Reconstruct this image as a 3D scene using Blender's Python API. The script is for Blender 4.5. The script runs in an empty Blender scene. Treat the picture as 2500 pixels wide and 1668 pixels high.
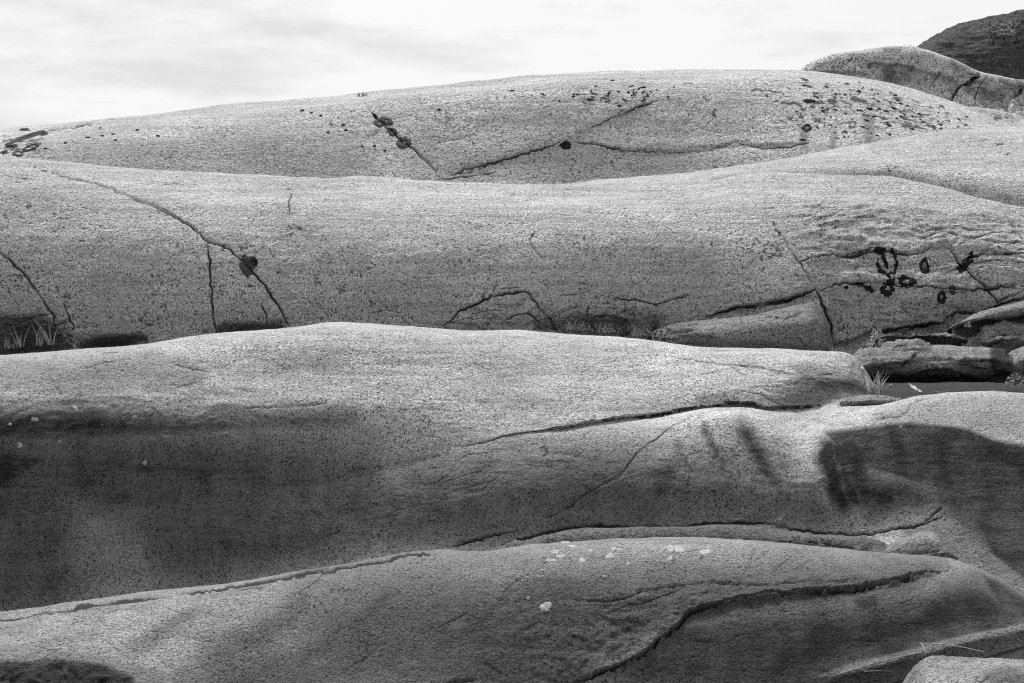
import bpy, math, random
import numpy as np
from mathutils import Vector
from mathutils.bvhtree import BVHTree

random.seed(7)
rng = np.random.default_rng(7)
R = math.radians
scene = bpy.context.scene
C = scene.collection

# ------------------------------------------------------------------ camera
W, H = 2500.0, 1668.0                 # size of the photograph, used for measuring
LENS, PITCH = 50.0, 3.0
F = LENS / 36.0 * W
CAM = np.array([0.0, 0.0, 1.7])
cam = bpy.data.objects.new('camera', bpy.data.cameras.new('camera'))
cam.data.lens = LENS; cam.data.sensor_width = 36.0
cam.data.clip_start = 0.05; cam.data.clip_end = 3000
cam.location = CAM; cam.rotation_euler = (R(90 - PITCH), 0, 0)
C.objects.link(cam); scene.camera = cam

# ------------------------------------------------------------------ light
SUN_EL, SUN_AZ = 53.0, -12.0          # degrees; azimuth from +Y (into the picture), negative = to the left
world = bpy.data.worlds.new('World'); scene.world = world
world.use_nodes = True
nt = world.node_tree; nt.nodes.clear()
def wn(t, **k):
    n = nt.nodes.new(t)
    for a, b in k.items(): setattr(n, a, b)
    return n
wout = wn('ShaderNodeOutputWorld'); bg = wn('ShaderNodeBackground')
sky = wn('ShaderNodeTexSky', sky_type='NISHITA', sun_disc=False)
sky.sun_elevation = R(SUN_EL); sky.sun_rotation = R(SUN_AZ)
sky.air_density = 1.0; sky.dust_density = 4.0
bw = wn('ShaderNodeRGBToBW')
tc = wn('ShaderNodeTexCoord'); mp = wn('ShaderNodeMapping')
mp.inputs['Scale'].default_value = (1.0, 1.0, 4.2); mp.inputs['Location'].default_value = (5.1, 1.0, 0.19)
cn = wn('ShaderNodeTexNoise'); cn.inputs['Scale'].default_value = 3.1; cn.inputs['Detail'].default_value = 6; cn.inputs['Roughness'].default_value = 0.60
cr = wn('ShaderNodeMapRange'); cr.inputs['From Min'].default_value = 0.49; cr.inputs['From Max'].default_value = 0.61
cr.inputs['To Min'].default_value = 4.5; cr.inputs['To Max'].default_value = 3.5     # bright veil, greyer cloud undersides
cm = wn('ShaderNodeMix', data_type='FLOAT'); cm.inputs[0].default_value = 0.9      # cloud cover over the clear sky
L = nt.links.new
L(tc.outputs['Generated'], mp.inputs['Vector']); L(mp.outputs[0], cn.inputs['Vector'])
L(cn.outputs['Fac'], cr.inputs['Value']); L(sky.outputs[0], bw.inputs[0])
L(bw.outputs[0], cm.inputs[2]); L(cr.outputs[0], cm.inputs[3])
L(cm.outputs[0], bg.inputs['Color']); L(bg.outputs[0], wout.inputs[0])
bg.inputs['Strength'].default_value = 0.05

sun = bpy.data.objects.new('sun', bpy.data.lights.new('sun', 'SUN'))
sun.data.energy = 1.5; sun.data.angle = R(14); sun.data.color = (1, 1, 1)
sd = Vector((math.sin(R(SUN_AZ)) * math.cos(R(SUN_EL)), math.cos(R(SUN_AZ)) * math.cos(R(SUN_EL)), math.sin(R(SUN_EL))))
sun.rotation_euler = sd.to_track_quat('Z', 'Y').to_euler(); sun.location = (0, 0, 30)
C.objects.link(sun)
scene.cycles.use_denoising = False
scene.cycles.pixel_filter_type = 'BLACKMAN_HARRIS'; scene.cycles.filter_width = 1.15
vs = scene.view_settings
vs.view_transform = 'Standard'; vs.look = 'None'; vs.exposure = 2.0; vs.gamma = 1.0; vs.use_curve_mapping = False

# ------------------------------------------------------------------ measuring helpers
CP, SP = math.cos(R(PITCH)), math.sin(R(PITCH))
def ray(px, py):
    a = (np.asarray(px, float) - W / 2) / F; b = -(np.asarray(py, float) - H / 2) / F
    return np.stack([a, CP + b * SP, -SP + b * CP], -1)
def at(px, py, d):
    r = ray(px, py)
    return CAM + r * (np.asarray(d, float) / r[..., 1])[..., None]
def project(P):
    q = P - CAM
    zf = q[..., 1] * CP - q[..., 2] * SP
    up = q[..., 1] * SP + q[..., 2] * CP
    zf = np.maximum(zf, 1e-3)
    return np.stack([W / 2 + F * q[..., 0] / zf, H / 2 - F * up / zf], -1)
def gsmooth(a, sig):
    if sig <= 0: return a
    n = int(sig * 3) + 1
    k = np.exp(-0.5 * (np.arange(-n, n + 1) / sig) ** 2); k /= k.sum()
    p = np.concatenate([2 * a[0] - a[n:0:-1], a, 2 * a[-1] - a[-2:-n - 2:-1]])
    return np.convolve(p, k, 'valid')
def _h(ix, iy, iz, seed):
    h = (ix * 374761393 + iy * 668265263 + iz * 2147483647 + seed * 144269) & 0xffffffff
    h = ((h ^ (h >> 13)) * 1274126177) & 0xffffffff
    h = ((h ^ (h >> 16)) * 2246822519) & 0xffffffff
    return ((h ^ (h >> 15)) & 0xffff) / 32767.5 - 1.0
def vnoise(P, seed=0):
    i = np.floor(P).astype(np.int64); f = P - i
    f = f * f * f * (f * (f * 6 - 15) + 10)
    x, y, z = i[..., 0], i[..., 1], i[..., 2]; fx, fy, fz = f[..., 0], f[..., 1], f[..., 2]
    r = 0
    for a in (0, 1):
        for b in (0, 1):
            for c in (0, 1):
                r = r + _h(x + a, y + b, z + c, seed) * (fx if a else 1 - fx) * (fy if b else 1 - fy) * (fz if c else 1 - fz)
    return r
def fbm(P, freq, octs=3, gain=0.5, seed=0):
    r = 0; a = 1.0
    for o in range(octs):
        r = r + a * vnoise(P * freq + 17.3 * o, seed + o); a *= gain; freq *= 2.03
    return r
def sstep(a, b, x):
    t = np.clip((x - a) / (b - a), 0, 1); return t * t * (3 - 2 * t)
def seg_dist(P, pts):
    """distance (and signed side, + above) of points P (n,2) to polyline pts (m,2)"""
    best = np.full(len(P), 1e9); side = np.zeros(len(P)); tpar = np.zeros(len(P))
    m = len(pts)
    for k in range(m - 1):
        a, b = pts[k], pts[k + 1]; ab = b - a; L2 = max(ab @ ab, 1e-9)
        t = np.clip(((P - a) @ ab) / L2, 0, 1)
        q = P - (a + t[:, None] * ab)
        d = np.hypot(q[:, 0], q[:, 1])
        s = ab[0] * q[:, 1] - ab[1] * q[:, 0]
        w = d < best
        best[w] = d[w]; side[w] = -np.sign(s[w]); tpar[w] = (k + t[w]) / (m - 1)
    return best, side, tpar
def poly_mask(P, poly, feather):
    poly = np.asarray(poly, float)
    x, y = P[:, 0], P[:, 1]
    ins = np.zeros(len(P), bool)
    n = len(poly)
    for i in range(n):
        a, b = poly[i], poly[(i + 1) % n]
        c = ((a[1] > y) != (b[1] > y))
        with np.errstate(divide='ignore', invalid='ignore'):
            xx = (b[0] - a[0]) * (y - a[1]) / (b[1] - a[1]) + a[0]
        ins ^= c & (x < xx)
    d, _, _ = seg_dist(P, np.vstack([poly, poly[:1]]))
    sd_ = np.where(ins, d, -d)
    return sstep(-feather, feather, sd_)
def jag(pts, step=7.0, amp=2.2, seed=0):
    """subdivide a polyline and make it ragged"""
    r = np.random.default_rng(seed); pts = np.asarray(pts, float); out = []
    for a, b in zip(pts[:-1], pts[1:]):
        n = max(1, int(np.hypot(*(b - a)) / step))
        for i in range(n): out.append(a + (b - a) * i / n)
    out.append(pts[-1]); out = np.array(out)
    n = len(out)
    j = r.normal(0, amp, (n, 2)) + np.stack([gsmooth(r.normal(0, amp * 2.4, n + 8), 2)[:n]] * 2, -1) * np.array([0.4, 1])
    j[0] *= 0; j[-1] *= 0
    return out + j

# ------------------------------------------------------------------ materials
def nodes_of(m):
    m.use_nodes = True; t = m.node_tree; t.nodes.clear()
    return t
def rock_mat(name, base, s=1.0, dark=0.17, pale=0.62, speck=1.0, bump=1.0, rough=0.88, streak=(1.0, 1.0, 1.0), seed=0.0, spotscale=9.0, chips=0.6):
    m = bpy.data.materials.new(name); t = nodes_of(m); N = t.nodes.new; K = t.links.new
    out = N('ShaderNodeOutputMaterial'); b = N('ShaderNodeBsdfPrincipled')
    b.inputs['Roughness'].default_value = rough; b.inputs['Specular IOR Level'].default_value = 0.10
    K(b.outputs[0], out.inputs[0])
    tcn = N('ShaderNodeTexCoord'); mpn = N('ShaderNodeMapping')
    mpn.inputs['Scale'].default_value = tuple(v / s for v in streak); mpn.inputs['Location'].default_value = (seed, seed * 1.7, seed * 0.6)
    K(tcn.outputs['Object'], mpn.inputs[0]); V = mpn.outputs[0]
    def noise(scale, detail=3, ro=0.55, dist=0.0):
        n = N('ShaderNodeTexNoise'); n.inputs['Scale'].default_value = scale; n.inputs['Detail'].default_value = detail
        n.inputs['Roughness'].default_value = ro; n.inputs['Distortion'].default_value = dist; K(V, n.inputs['Vector']); return n.outputs['Fac']
    def rng_(x, a, b_, c, d, smooth=False):
        n = N('ShaderNodeMapRange'); n.inputs['From Min'].default_value = a; n.inputs['From Max'].default_value = b_
        n.inputs['To Min'].default_value = c; n.inputs['To Max'].default_value = d
        if smooth: n.interpolation_type = 'SMOOTHSTEP'
        K(x, n.inputs['Value']); return n.outputs[0]
    def mth(op, a, b_=None, clamp=False):
        n = N('ShaderNodeMath'); n.operation = op; n.use_clamp = clamp
        for i, v in enumerate((a, b_)):
            if v is None: continue
            if isinstance(v, (int, float)): n.inputs[i].default_value = v
            else: K(v, n.inputs[i])
        return n.outputs[0]
    def mix(f, a, b_):
        n = N('ShaderNodeMix'); n.data_type = 'FLOAT'
        for i, v in ((0, f), (2, a), (3, b_)):
            if isinstance(v, (int, float)): n.inputs[i].default_value = v
            else: K(v, n.inputs[i])
        return n.outputs[0]
    def attr(nm):
        n = N('ShaderNodeAttribute'); n.attribute_name = nm; return n.outputs['Fac']
    g1 = noise(120, 2, 0.65); g2 = noise(52, 4, 0.68); g3 = noise(7, 4, 0.6); g4 = noise(0.9, 4, 0.6); pit = noise(72, 3, 0.6)
    # crystal grain, patches and broad weathering
    v = rng_(g1, 0.30, 0.70, 1 - 0.58 * speck, 1 + 0.58 * speck)
    v = mth('MULTIPLY', v, rng_(g2, 0.30, 0.70, 1 - 0.50 * speck, 1 + 0.42 * speck))
    v = mth('MULTIPLY', v, rng_(g3, 0.30, 0.70, 0.86, 1.13))
    v = mth('MULTIPLY', v, rng_(g4, 0.32, 0.68, 0.84, 1.14))
    patch = noise(2.6, 3, 0.6)
    v = mix(rng_(patch, 0.36, 0.60, 0.70, 1.15), 1.0, v)
    v = mth('MULTIPLY', v, base)
    # dark mineral specks
    dens = mth('ADD', pit, mth('ADD', mth('MULTIPLY', mth('SUBTRACT', 0.5, g3), 0.16), mth('MULTIPLY', mth('SUBTRACT', 0.5, g4), 0.16)))
    v = mth('MULTIPLY', v, rng_(dens, 0.345, 0.40, 1 - 0.78 * min(speck, 1.2), 1.0))
    chip = noise(26, 3, 0.62, 0.3)                # larger pits and chips, gathered in weathered patches
    chd = mth('ADD', chip, mth('MULTIPLY', mth('SUBTRACT', 0.52, patch), 0.42))
    cmask = rng_(chd, 0.315, 0.365, 0.0, 1.0)
    v = mth('MULTIPLY', v, mix(cmask, 1.0 - 0.75 * chips, 1.0))
    mps = N('ShaderNodeMapping'); mps.inputs['Scale'].default_value = (1.1 / s, 5.0 / s, 26.0 / s); mps.inputs['Rotation'].default_value = (0.0, R(5), 0.0); K(tcn.outputs['Object'], mps.inputs[0])
    strn = N('ShaderNodeTexNoise'); strn.inputs['Scale'].default_value = 1.0; strn.inputs['Detail'].default_value = 5; strn.inputs['Roughness'].default_value = 0.65; strn.inputs['Distortion'].default_value = 0.6; K(mps.outputs[0], strn.inputs['Vector'])
    v = mth('MULTIPLY', v, rng_(strn.outputs['Fac'], 0.3, 0.7, 0.72, 1.22))
    # stains: own shapes, plus shade painted into the colour, broken up by noise
    st = attr('stain')
    mpd = N('ShaderNodeMapping'); mpd.inputs['Scale'].default_value = (7.0 / s, 2.0 / s, 0.8 / s); K(tcn.outputs['Object'], mpd.inputs[0])
    drip = N('ShaderNodeTexNoise'); drip.inputs['Scale'].default_value = 1.0; drip.inputs['Detail'].default_value = 4; K(mpd.outputs[0], drip.inputs['Vector'])
    sb = mth('ADD', st, mth('MULTIPLY', mth('SUBTRACT', g3, 0.5), 0.45))
    sb = mth('ADD', sb, mth('MULTIPLY', mth('SUBTRACT', g2, 0.5), 0.5))
    sb = mth('ADD', sb, mth('MULTIPLY', mth('SUBTRACT', drip.outputs['Fac'], 0.5), 0.26))
    sb = mth('ADD', sb, mth('MULTIPLY', mth('SUBTRACT', strn.outputs['Fac'], 0.5), 0.55))
    sb = mth('MULTIPLY', rng_(sb, -0.02, 1.02, 0, 1), rng_(st, 0.0, 0.25, 0, 1))
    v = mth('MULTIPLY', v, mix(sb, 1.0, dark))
    # pale mineral / lichen film
    pl = attr('pale')
    pb = mth('ADD', pl, mth('MULTIPLY', mth('SUBTRACT', g2, 0.5), 1.1))
    pb = mth('MULTIPLY', rng_(pb, 0.3, 0.7, 0, 1, True), rng_(pl, 0.0, 0.1, 0, 1))
    v = mix(pb, v, pale)
    # dark lichen spots where the density attribute allows
    sp = attr('spot'); ns = noise(spotscale, 3, 0.6, 0.6)
    so = mth('SUBTRACT', mth('ADD', sp, ns), 1.0)
    so = mth('MULTIPLY', rng_(so, -0.02, 0.05, 0, 1), rng_(sp, 0.0, 0.1, 0, 1))
    v = mix(mth('MULTIPLY', so, 0.9), v, mth('MULTIPLY', rng_(g1, 0.3, 0.7, 0.5, 1.6), 0.035))
    # near-black colour along the cracks
    ck = attr('crack')
    cb = mth('ADD', ck, mth('MULTIPLY', mth('SUBTRACT', g2, 0.5), 0.9))
    cb = mth('MULTIPLY', rng_(cb, 0.35, 0.75, 0, 1), rng_(ck, 0.0, 0.1, 0, 1))
    v = mix(mth('MULTIPLY', cb, 0.9), v, 0.02)
    col = N('ShaderNodeCombineColor')
    for i in range(3): K(v, col.inputs[i])
    K(col.outputs[0], b.inputs['Base Color'])
    hgt = mth('ADD', mth('MULTIPLY', g2, 1.0), mth('MULTIPLY', g1, 0.55))
    hgt = mth('ADD', hgt, mth('MULTIPLY', rng_(pit, 0.33, 0.42, 0, 1), 0.6))
    hgt = mth('ADD', hgt, mth('MULTIPLY', mth('ADD', cmask, mth('MULTIPLY', chip, 2.0)), 0.9 * min(1.0, chips + 0.2)))
    bp = N('ShaderNodeBump'); bp.inputs['Strength'].default_value = 1.0; bp.inputs['Distance'].default_value = 0.015 * bump * s
    K(hgt, bp.inputs['Height']); K(bp.outputs[0], b.inputs['Normal'])
    return m
def plain_mat(name, v, var=0.25, scale=60, rough=0.8, bump=0.0, spec=0.25):
    m = bpy.data.materials.new(name); t = nodes_of(m); N = t.nodes.new; K = t.links.new
    out = N('ShaderNodeOutputMaterial'); b = N('ShaderNodeBsdfPrincipled'); K(b.outputs[0], out.inputs[0])
    b.inputs['Roughness'].default_value = rough; b.inputs['Specular IOR Level'].default_value = spec
    tcn = N('ShaderNodeTexCoord'); n = N('ShaderNodeTexNoise'); n.inputs['Scale'].default_value = scale; n.inputs['Detail'].default_value = 4
    K(tcn.outputs['Object'], n.inputs['Vector'])
    mr = N('ShaderNodeMapRange'); mr.inputs['From Min'].default_value = 0.3; mr.inputs['From Max'].default_value = 0.7
    mr.inputs['To Min'].default_value = v * (1 - var); mr.inputs['To Max'].default_value = v * (1 + var)
    K(n.outputs['Fac'], mr.inputs['Value'])
    col = N('ShaderNodeCombineColor')
    for i in range(3): K(mr.outputs[0], col.inputs[i])
    K(col.outputs[0], b.inputs['Base Color'])
    if bump:
        bp = N('ShaderNodeBump'); bp.inputs['Distance'].default_value = bump; K(n.outputs['Fac'], bp.inputs['Height']); K(bp.outputs[0], b.inputs['Normal'])
    return m

# ------------------------------------------------------------------ rock builder
STEP = 2.4
def tag(o, label=None, cat=None, group=None, kind=None):
    if label: o['label'] = label
    if cat: o['category'] = cat
    if group: o['group'] = group
    if kind: o['kind'] = kind
    return o
def grid_mesh(name, P, mat, attrs=None):
    nr, nc = P.shape[:2]
    me = bpy.data.meshes.new(name)
    me.vertices.add(nr * nc); me.vertices.foreach_set('co', P.reshape(-1).astype(np.float32))
    idx = np.arange(nr * nc).reshape(nr, nc)
    q = np.stack([idx[:-1, :-1], idx[:-1, 1:], idx[1:, 1:], idx[1:, :-1]], -1).reshape(-1, 4)
    me.loops.add(q.size); me.loops.foreach_set('vertex_index', q.reshape(-1).astype(np.int32))
    me.polygons.add(len(q)); me.polygons.foreach_set('loop_start', (np.arange(len(q)) * 4).astype(np.int32))
    me.polygons.foreach_set('use_smooth', np.ones(len(q), bool))
    me.update(calc_edges=True)
    for k, v in (attrs or {}).items():
        a = me.attributes.new(k, 'FLOAT', 'POINT'); a.data.foreach_set('value', v.reshape(-1).astype(np.float32))
    me.materials.append(mat)
    o = bpy.data.objects.new(name, me); C.objects.link(o)
    return o, q
def grid_normals(P):
    dc = np.gradient(P, axis=1); dr = np.gradient(P, axis=0)
    n = np.cross(dc, dr); l = np.linalg.norm(n, axis=-1, keepdims=True)
    return n / np.maximum(l, 1e-9)
SURF = []
def hair(n, x0, x1, ylo, yhi, seed, ang=0.0, spread=10.0, length=(30, 110), inten=0.55):
    """short hairline cracks and scratches scattered over a face (ylo, yhi: upper and lower edge as (xs, ys))"""
    r = np.random.default_rng(seed); out = []
    for i in range(n):
        x = r.uniform(x0, x1); t_ = r.random(); y = np.interp(x, *ylo) * (1 - t_) + np.interp(x, *yhi) * t_
        a = R(ang + r.normal(0, spread)); l = r.uniform(*length); p = [(x, y)]
        for k in range(4):
            a += r.normal(0, 0.16); x += math.cos(a) * l / 4; y += math.sin(a) * l / 4; p.append((x, y))
        out.append((p, r.uniform(1.0, 1.8), 0.012, inten * r.uniform(0.6, 1.25)))
    return out
def rock(name, rails, mat, x0=-450, x1=2950, back=((0.35, -0.03), (0.9, -0.25), (1.6, -1.0)), sm=14, crestsm=10,
         cracks=(), steps=(), stains=(), pales=(), spots=(), bumps=(), relief=1.0, s=1.0, seed=0, rough=(), fix=True, step=STEP, base_stain=0.0, breaks=(), dd=0.0, streaks=(), roughmix=(0.020, 0.008)):
    inx0, inx1 = max(x0, -30), min(x1, 2530)
    cols = np.unique(np.concatenate([np.arange(x0, inx0, 9.0), np.arange(inx0, inx1, step), np.arange(inx1, x1 + 9, 9.0)]))
    uni = np.arange(x0, x1 + 1, 4.0)
    ry, rd = [], []
    for k, rl in enumerate(rails):
        rl = np.array(rl, float); rl[:, 2] += dd; g = (crestsm if k == len(rails) - 1 else sm) / 4.0
        ry.append(np.interp(cols, uni, gsmooth(np.interp(uni, rl[:, 0], rl[:, 1]), g)))
        rd.append(np.interp(cols, uni, gsmooth(np.interp(uni, rl[:, 0], rl[:, 2]), max(g, 6))))
    ry = np.array(ry); rd = np.array(rd); K_ = len(rails)
    target = ry[-1].copy()
    inf = (cols > -30) & (cols < 2530)
    ns = []
    for k in range(K_ - 1):
        g = np.percentile(np.abs(ry[k + 1][inf] - ry[k][inf]), 85) if inf.any() else 60
        ns.append(int(np.clip(g / step, 5, 140)))
    ns += [8] * len(back)
    def build():
        pts = [at(cols, ry[k], rd[k]) for k in range(K_)]
        for dd, dz in back: pts.append(pts[K_ - 1] + np.array([0, dd, dz]))
        pts = np.array(pts)                                   # rails, cols, 3
        seg = np.linalg.norm(np.diff(pts, axis=0), axis=-1) + 1e-4
        sl = np.diff(pts, axis=0) / seg[..., None]
        m = np.empty_like(pts); m[0] = sl[0]; m[-1] = sl[-1]
        w0, w1 = seg[1:], seg[:-1]
        m[1:-1] = (sl[:-1] * w0[..., None] + sl[1:] * w1[..., None]) / (w0 + w1)[..., None]
        ml, mr = m.copy(), m.copy()                           # tangents arriving at / leaving each rail
        for k in breaks: ml[k] = sl[k - 1]; mr[k] = sl[k]
        rows = []
        for k in range(len(pts) - 1):
            n = ns[k]
            tt = np.linspace(0, 1, n, endpoint=False)
            if k == K_ - 2: tt = 1 - (1 - tt) ** 1.35
            for t_ in tt:
                h00 = 2 * t_**3 - 3 * t_**2 + 1; h10 = t_**3 - 2 * t_**2 + t_; h01 = -2 * t_**3 + 3 * t_**2; h11 = t_**3 - t_**2
                rows.append(h00 * pts[k] + h10 * mr[k] * seg[k][:, None] + h01 * pts[k + 1] + h11 * ml[k + 1] * seg[k][:, None])
        rows.append(pts[-1])
        return np.array(rows)
    P = build()
    if fix:
        for _ in range(3):
            py = project(P)[..., 1].min(0)
            ry[-1] += gsmooth((target - py), 4) * 0.9
            P = build()
    crest_row = sum(ns[:K_ - 1])
    nr, nc = P.shape[:2]
    Nn = grid_normals(P)
    px = project(P).reshape(-1, 2)
    front = np.zeros((nr, nc), bool); front[:crest_row + 6] = True
    front = front.reshape(-1)
    A = {k: np.zeros(nr * nc) for k in ('stain', 'pale', 'spot', 'crack')}
    A['stain'] += base_stain
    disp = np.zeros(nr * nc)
    Pf = P.reshape(-1, 3)
    # weathered relief
    rmask = np.zeros(nr * nc)
    for poly, fe, am in rough: 
        rmask = np.maximum(rmask, poly_mask(px, poly, fe) * am)
    disp += relief * s * (0.022 * fbm(Pf / s, 0.9, 2, 0.5, seed) + 0.005 * fbm(Pf / s, 5.5, 2, 0.5, seed + 5) + 0.0013 * fbm(Pf / s, 24, 2, 0.6, seed + 9))
    aniso = Pf / s * np.array([0.2, 0.5, 1.0]) + 0.25 * np.stack([vnoise(Pf / s * 3, seed + 77)] * 3, -1) * np.array([0, 0, 0.5])
    bed = fbm(aniso, 17, 3, 0.6, seed + 21)
    lump = fbm(Pf / s, 13, 2, 0.6, seed + 31)
    disp += s * (0.0012 * relief * bed + rmask * (roughmix[0] * bed + roughmix[1] * lump + 0.004 * fbm(Pf / s, 38, 2, 0.6, seed + 41)))
    def sel(pts, w):
        pts = np.asarray(pts)
        return np.where(front & (px[:, 0] > pts[:, 0].min() - w) & (px[:, 0] < pts[:, 0].max() + w) & (px[:, 1] > pts[:, 1].min() - w) & (px[:, 1] < pts[:, 1].max() + w))[0]
    for pts, amount, fall in steps:                # rock above the line stands proud
        j = jag(pts, 14, 1.4, seed + len(pts)); ii = sel(j, fall * 2.2)
        if len(ii) == 0: continue
        d, sg, tp = seg_dist(px[ii], j)
        endf = sstep(0, 0.12, tp) * sstep(0, 0.10, 1 - tp)
        disp[ii] += 0.6 * amount * np.exp(-(d / fall) ** 2) * sstep(-3.5, 3.5, d * sg) * endf
    for ci, cdef in enumerate(cracks):
        pts, w, dep = cdef[:3]; inten = cdef[3] if len(cdef) > 3 else 1.0
        j = jag(pts, 8, min(1.3, 0.3 * w + 0.3), seed * 31 + ci); ii = sel(j, w * 5)
        if len(ii) == 0: continue
        d, sg, tp = seg_dist(px[ii], j)
        wob = np.clip(0.9 + 0.35 * vnoise(np.stack([tp * len(j) * 0.35, tp * 0, tp * 0 + ci], -1), seed + ci) + 0.45 * vnoise(np.stack([tp * len(j) * 0.08, tp * 0 + 5, tp * 0 + ci], -1), seed + ci), 0.4, 1.9)
        if w <= 2.6: dep = dep * 0.5
        taper = np.minimum(1, 0.35 + 6 * np.minimum(tp, 1 - tp))
        ww = w * 0.54 * wob * taper
        brk = np.clip(1.0 + 0.6 * vnoise(np.stack([tp * len(j) * 0.17, tp * 0 + 9, tp * 0 + ci], -1), seed + 3 * ci), 0.5, 1.0)
        inten = inten * brk; dep = dep * (0.45 + 0.55 * brk)
        g = np.clip(1 - d / (ww * 1.3 + 0.9), 0, 1) ** 0.8
        disp[ii] -= dep * 0.55 * g * taper
        disp[ii] -= dep * 0.07 * np.exp(-(d / (w * 4)) ** 2)
        A['crack'][ii] = np.maximum(A['crack'][ii], np.exp(-(d / (ww * 1.2 + 0.7)) ** 2) * inten)
    for cx, cy, rx, ry_, am in bumps:
        disp += np.where(front, am * np.exp(-((px[:, 0] - cx) / rx) ** 2 - ((px[:, 1] - cy) / ry_) ** 2), 0)
    Pd = Pf + Nn.reshape(-1, 3) * disp[:, None]
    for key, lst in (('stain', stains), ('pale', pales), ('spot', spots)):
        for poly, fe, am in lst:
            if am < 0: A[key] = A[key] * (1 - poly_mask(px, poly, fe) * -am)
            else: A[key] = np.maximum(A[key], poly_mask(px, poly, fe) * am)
    for pts, w0, w1, am, fade in streaks:          # water streaks: soft-edged, running out along their length
        j = jag(pts, 14, 2.5, seed + int(pts[0][0])); ii = sel(j, max(w0, w1) * 3)
        if len(ii) == 0: continue
        d, sg, tp = seg_dist(px[ii], j)
        ww = w0 + (w1 - w0) * tp
        A['stain'][ii] = np.maximum(A['stain'][ii], am * np.exp(-(d / ww) ** 2) * (1 - fade * tp) * sstep(0, 0.22, tp + 0.02) * sstep(0, 0.3, 1.02 - tp))
    P2 = Pd.reshape(nr, nc, 3)
    o, q = grid_mesh(name, P2, mat, A)
    SURF.append((o, P2[:crest_row + 10]))
    return o

# ------------------------------------------------------------------ the setting: bedrock, back to front
M_far = rock_mat('granite_far', 0.40, 2.6, seed=3.1, bump=0.8, spotscale=17)
M_dark = rock_mat('granite_far_dark', 0.07, 5.0, seed=5.3, bump=1.2, spotscale=6)
M_knoll = rock_mat('granite_knoll', 0.5, 3.4, seed=7.3, bump=0.9, spotscale=5)
M_back = rock_mat('granite_back', 0.41, 1.35, seed=1.2, chips=0.75)
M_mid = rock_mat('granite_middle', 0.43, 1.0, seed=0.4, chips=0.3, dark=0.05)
M_front = rock_mat('granite_front', 0.26, 0.75, seed=2.2, dark=0.06, bump=1.2)
M_block = rock_mat('granite_block', 0.21, 1.25, seed=4.4, bump=1.1)
M_wet = rock_mat('granite_wet', 0.035, 0.9, seed=6.4, rough=0.9, bump=0.5, speck=0.6)

def bed(o, name_label, cat='rock'):
    return tag(o, name_label, cat, kind='structure')

# ground far below everything, to the horizon
gm = bpy.data.meshes.new('ground')
gm.from_pydata([(-1500, -300, -1.2), (1500, -300, -1.2), (1500, 2500, -1.2), (-1500, 2500, -1.2)], [], [(0, 1, 2, 3)])
ground = bpy.data.objects.new('ground', gm); C.objects.link(ground); gm.materials.append(M_wet)
tag(ground, 'low ground spreading out below the rocks', 'ground', kind='structure')

# far dark dome, top right
o = rock('rock_dome', [
    [(2150, 330, 56.5), (2950, 330, 56)],
    [(2150, 260, 57), (2300, 215, 57), (2500, 215, 57), (2950, 215, 57)],
    [(2150, 215, 58), (2276, 150, 58), (2400, 120, 58), (2500, 110, 58), (2950, 80, 58)],
    [(2150, 205, 59), (2250, 130, 59), (2312, 98, 59), (2410, 66, 59), (2500, 45, 59), (2950, -20, 59)],
    [(2130, 230, 60), (2200, 160, 60), (2250, 118, 60), (2276, 98, 60), (2312, 76, 60), (2355, 54, 60), (2410, 40, 60), (2464, 25, 60), (2500, 16, 60), (2950, -70, 60)]],
    M_dark, x0=2130, rough=[([(2100, 0), (3000, -100), (3000, 300), (2100, 300)], 5, 0.5)], back=((1.5, -0.1), (4, -1), (8, -5)), relief=1.6, s=4.0, seed=90, sm=8, crestsm=5, step=2.5,
    pales=[([(2350, 60), (2500, 20), (2500, 110), (2430, 100), (2360, 110)], 30, 0.34), ([(2280, 100), (2360, 70), (2500, 130), (2700, 180), (2700, 240), (2420, 180)], 50, 0.22)])
bed(o, 'dark lichen-covered rock dome at the top right, against the sky')

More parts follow.
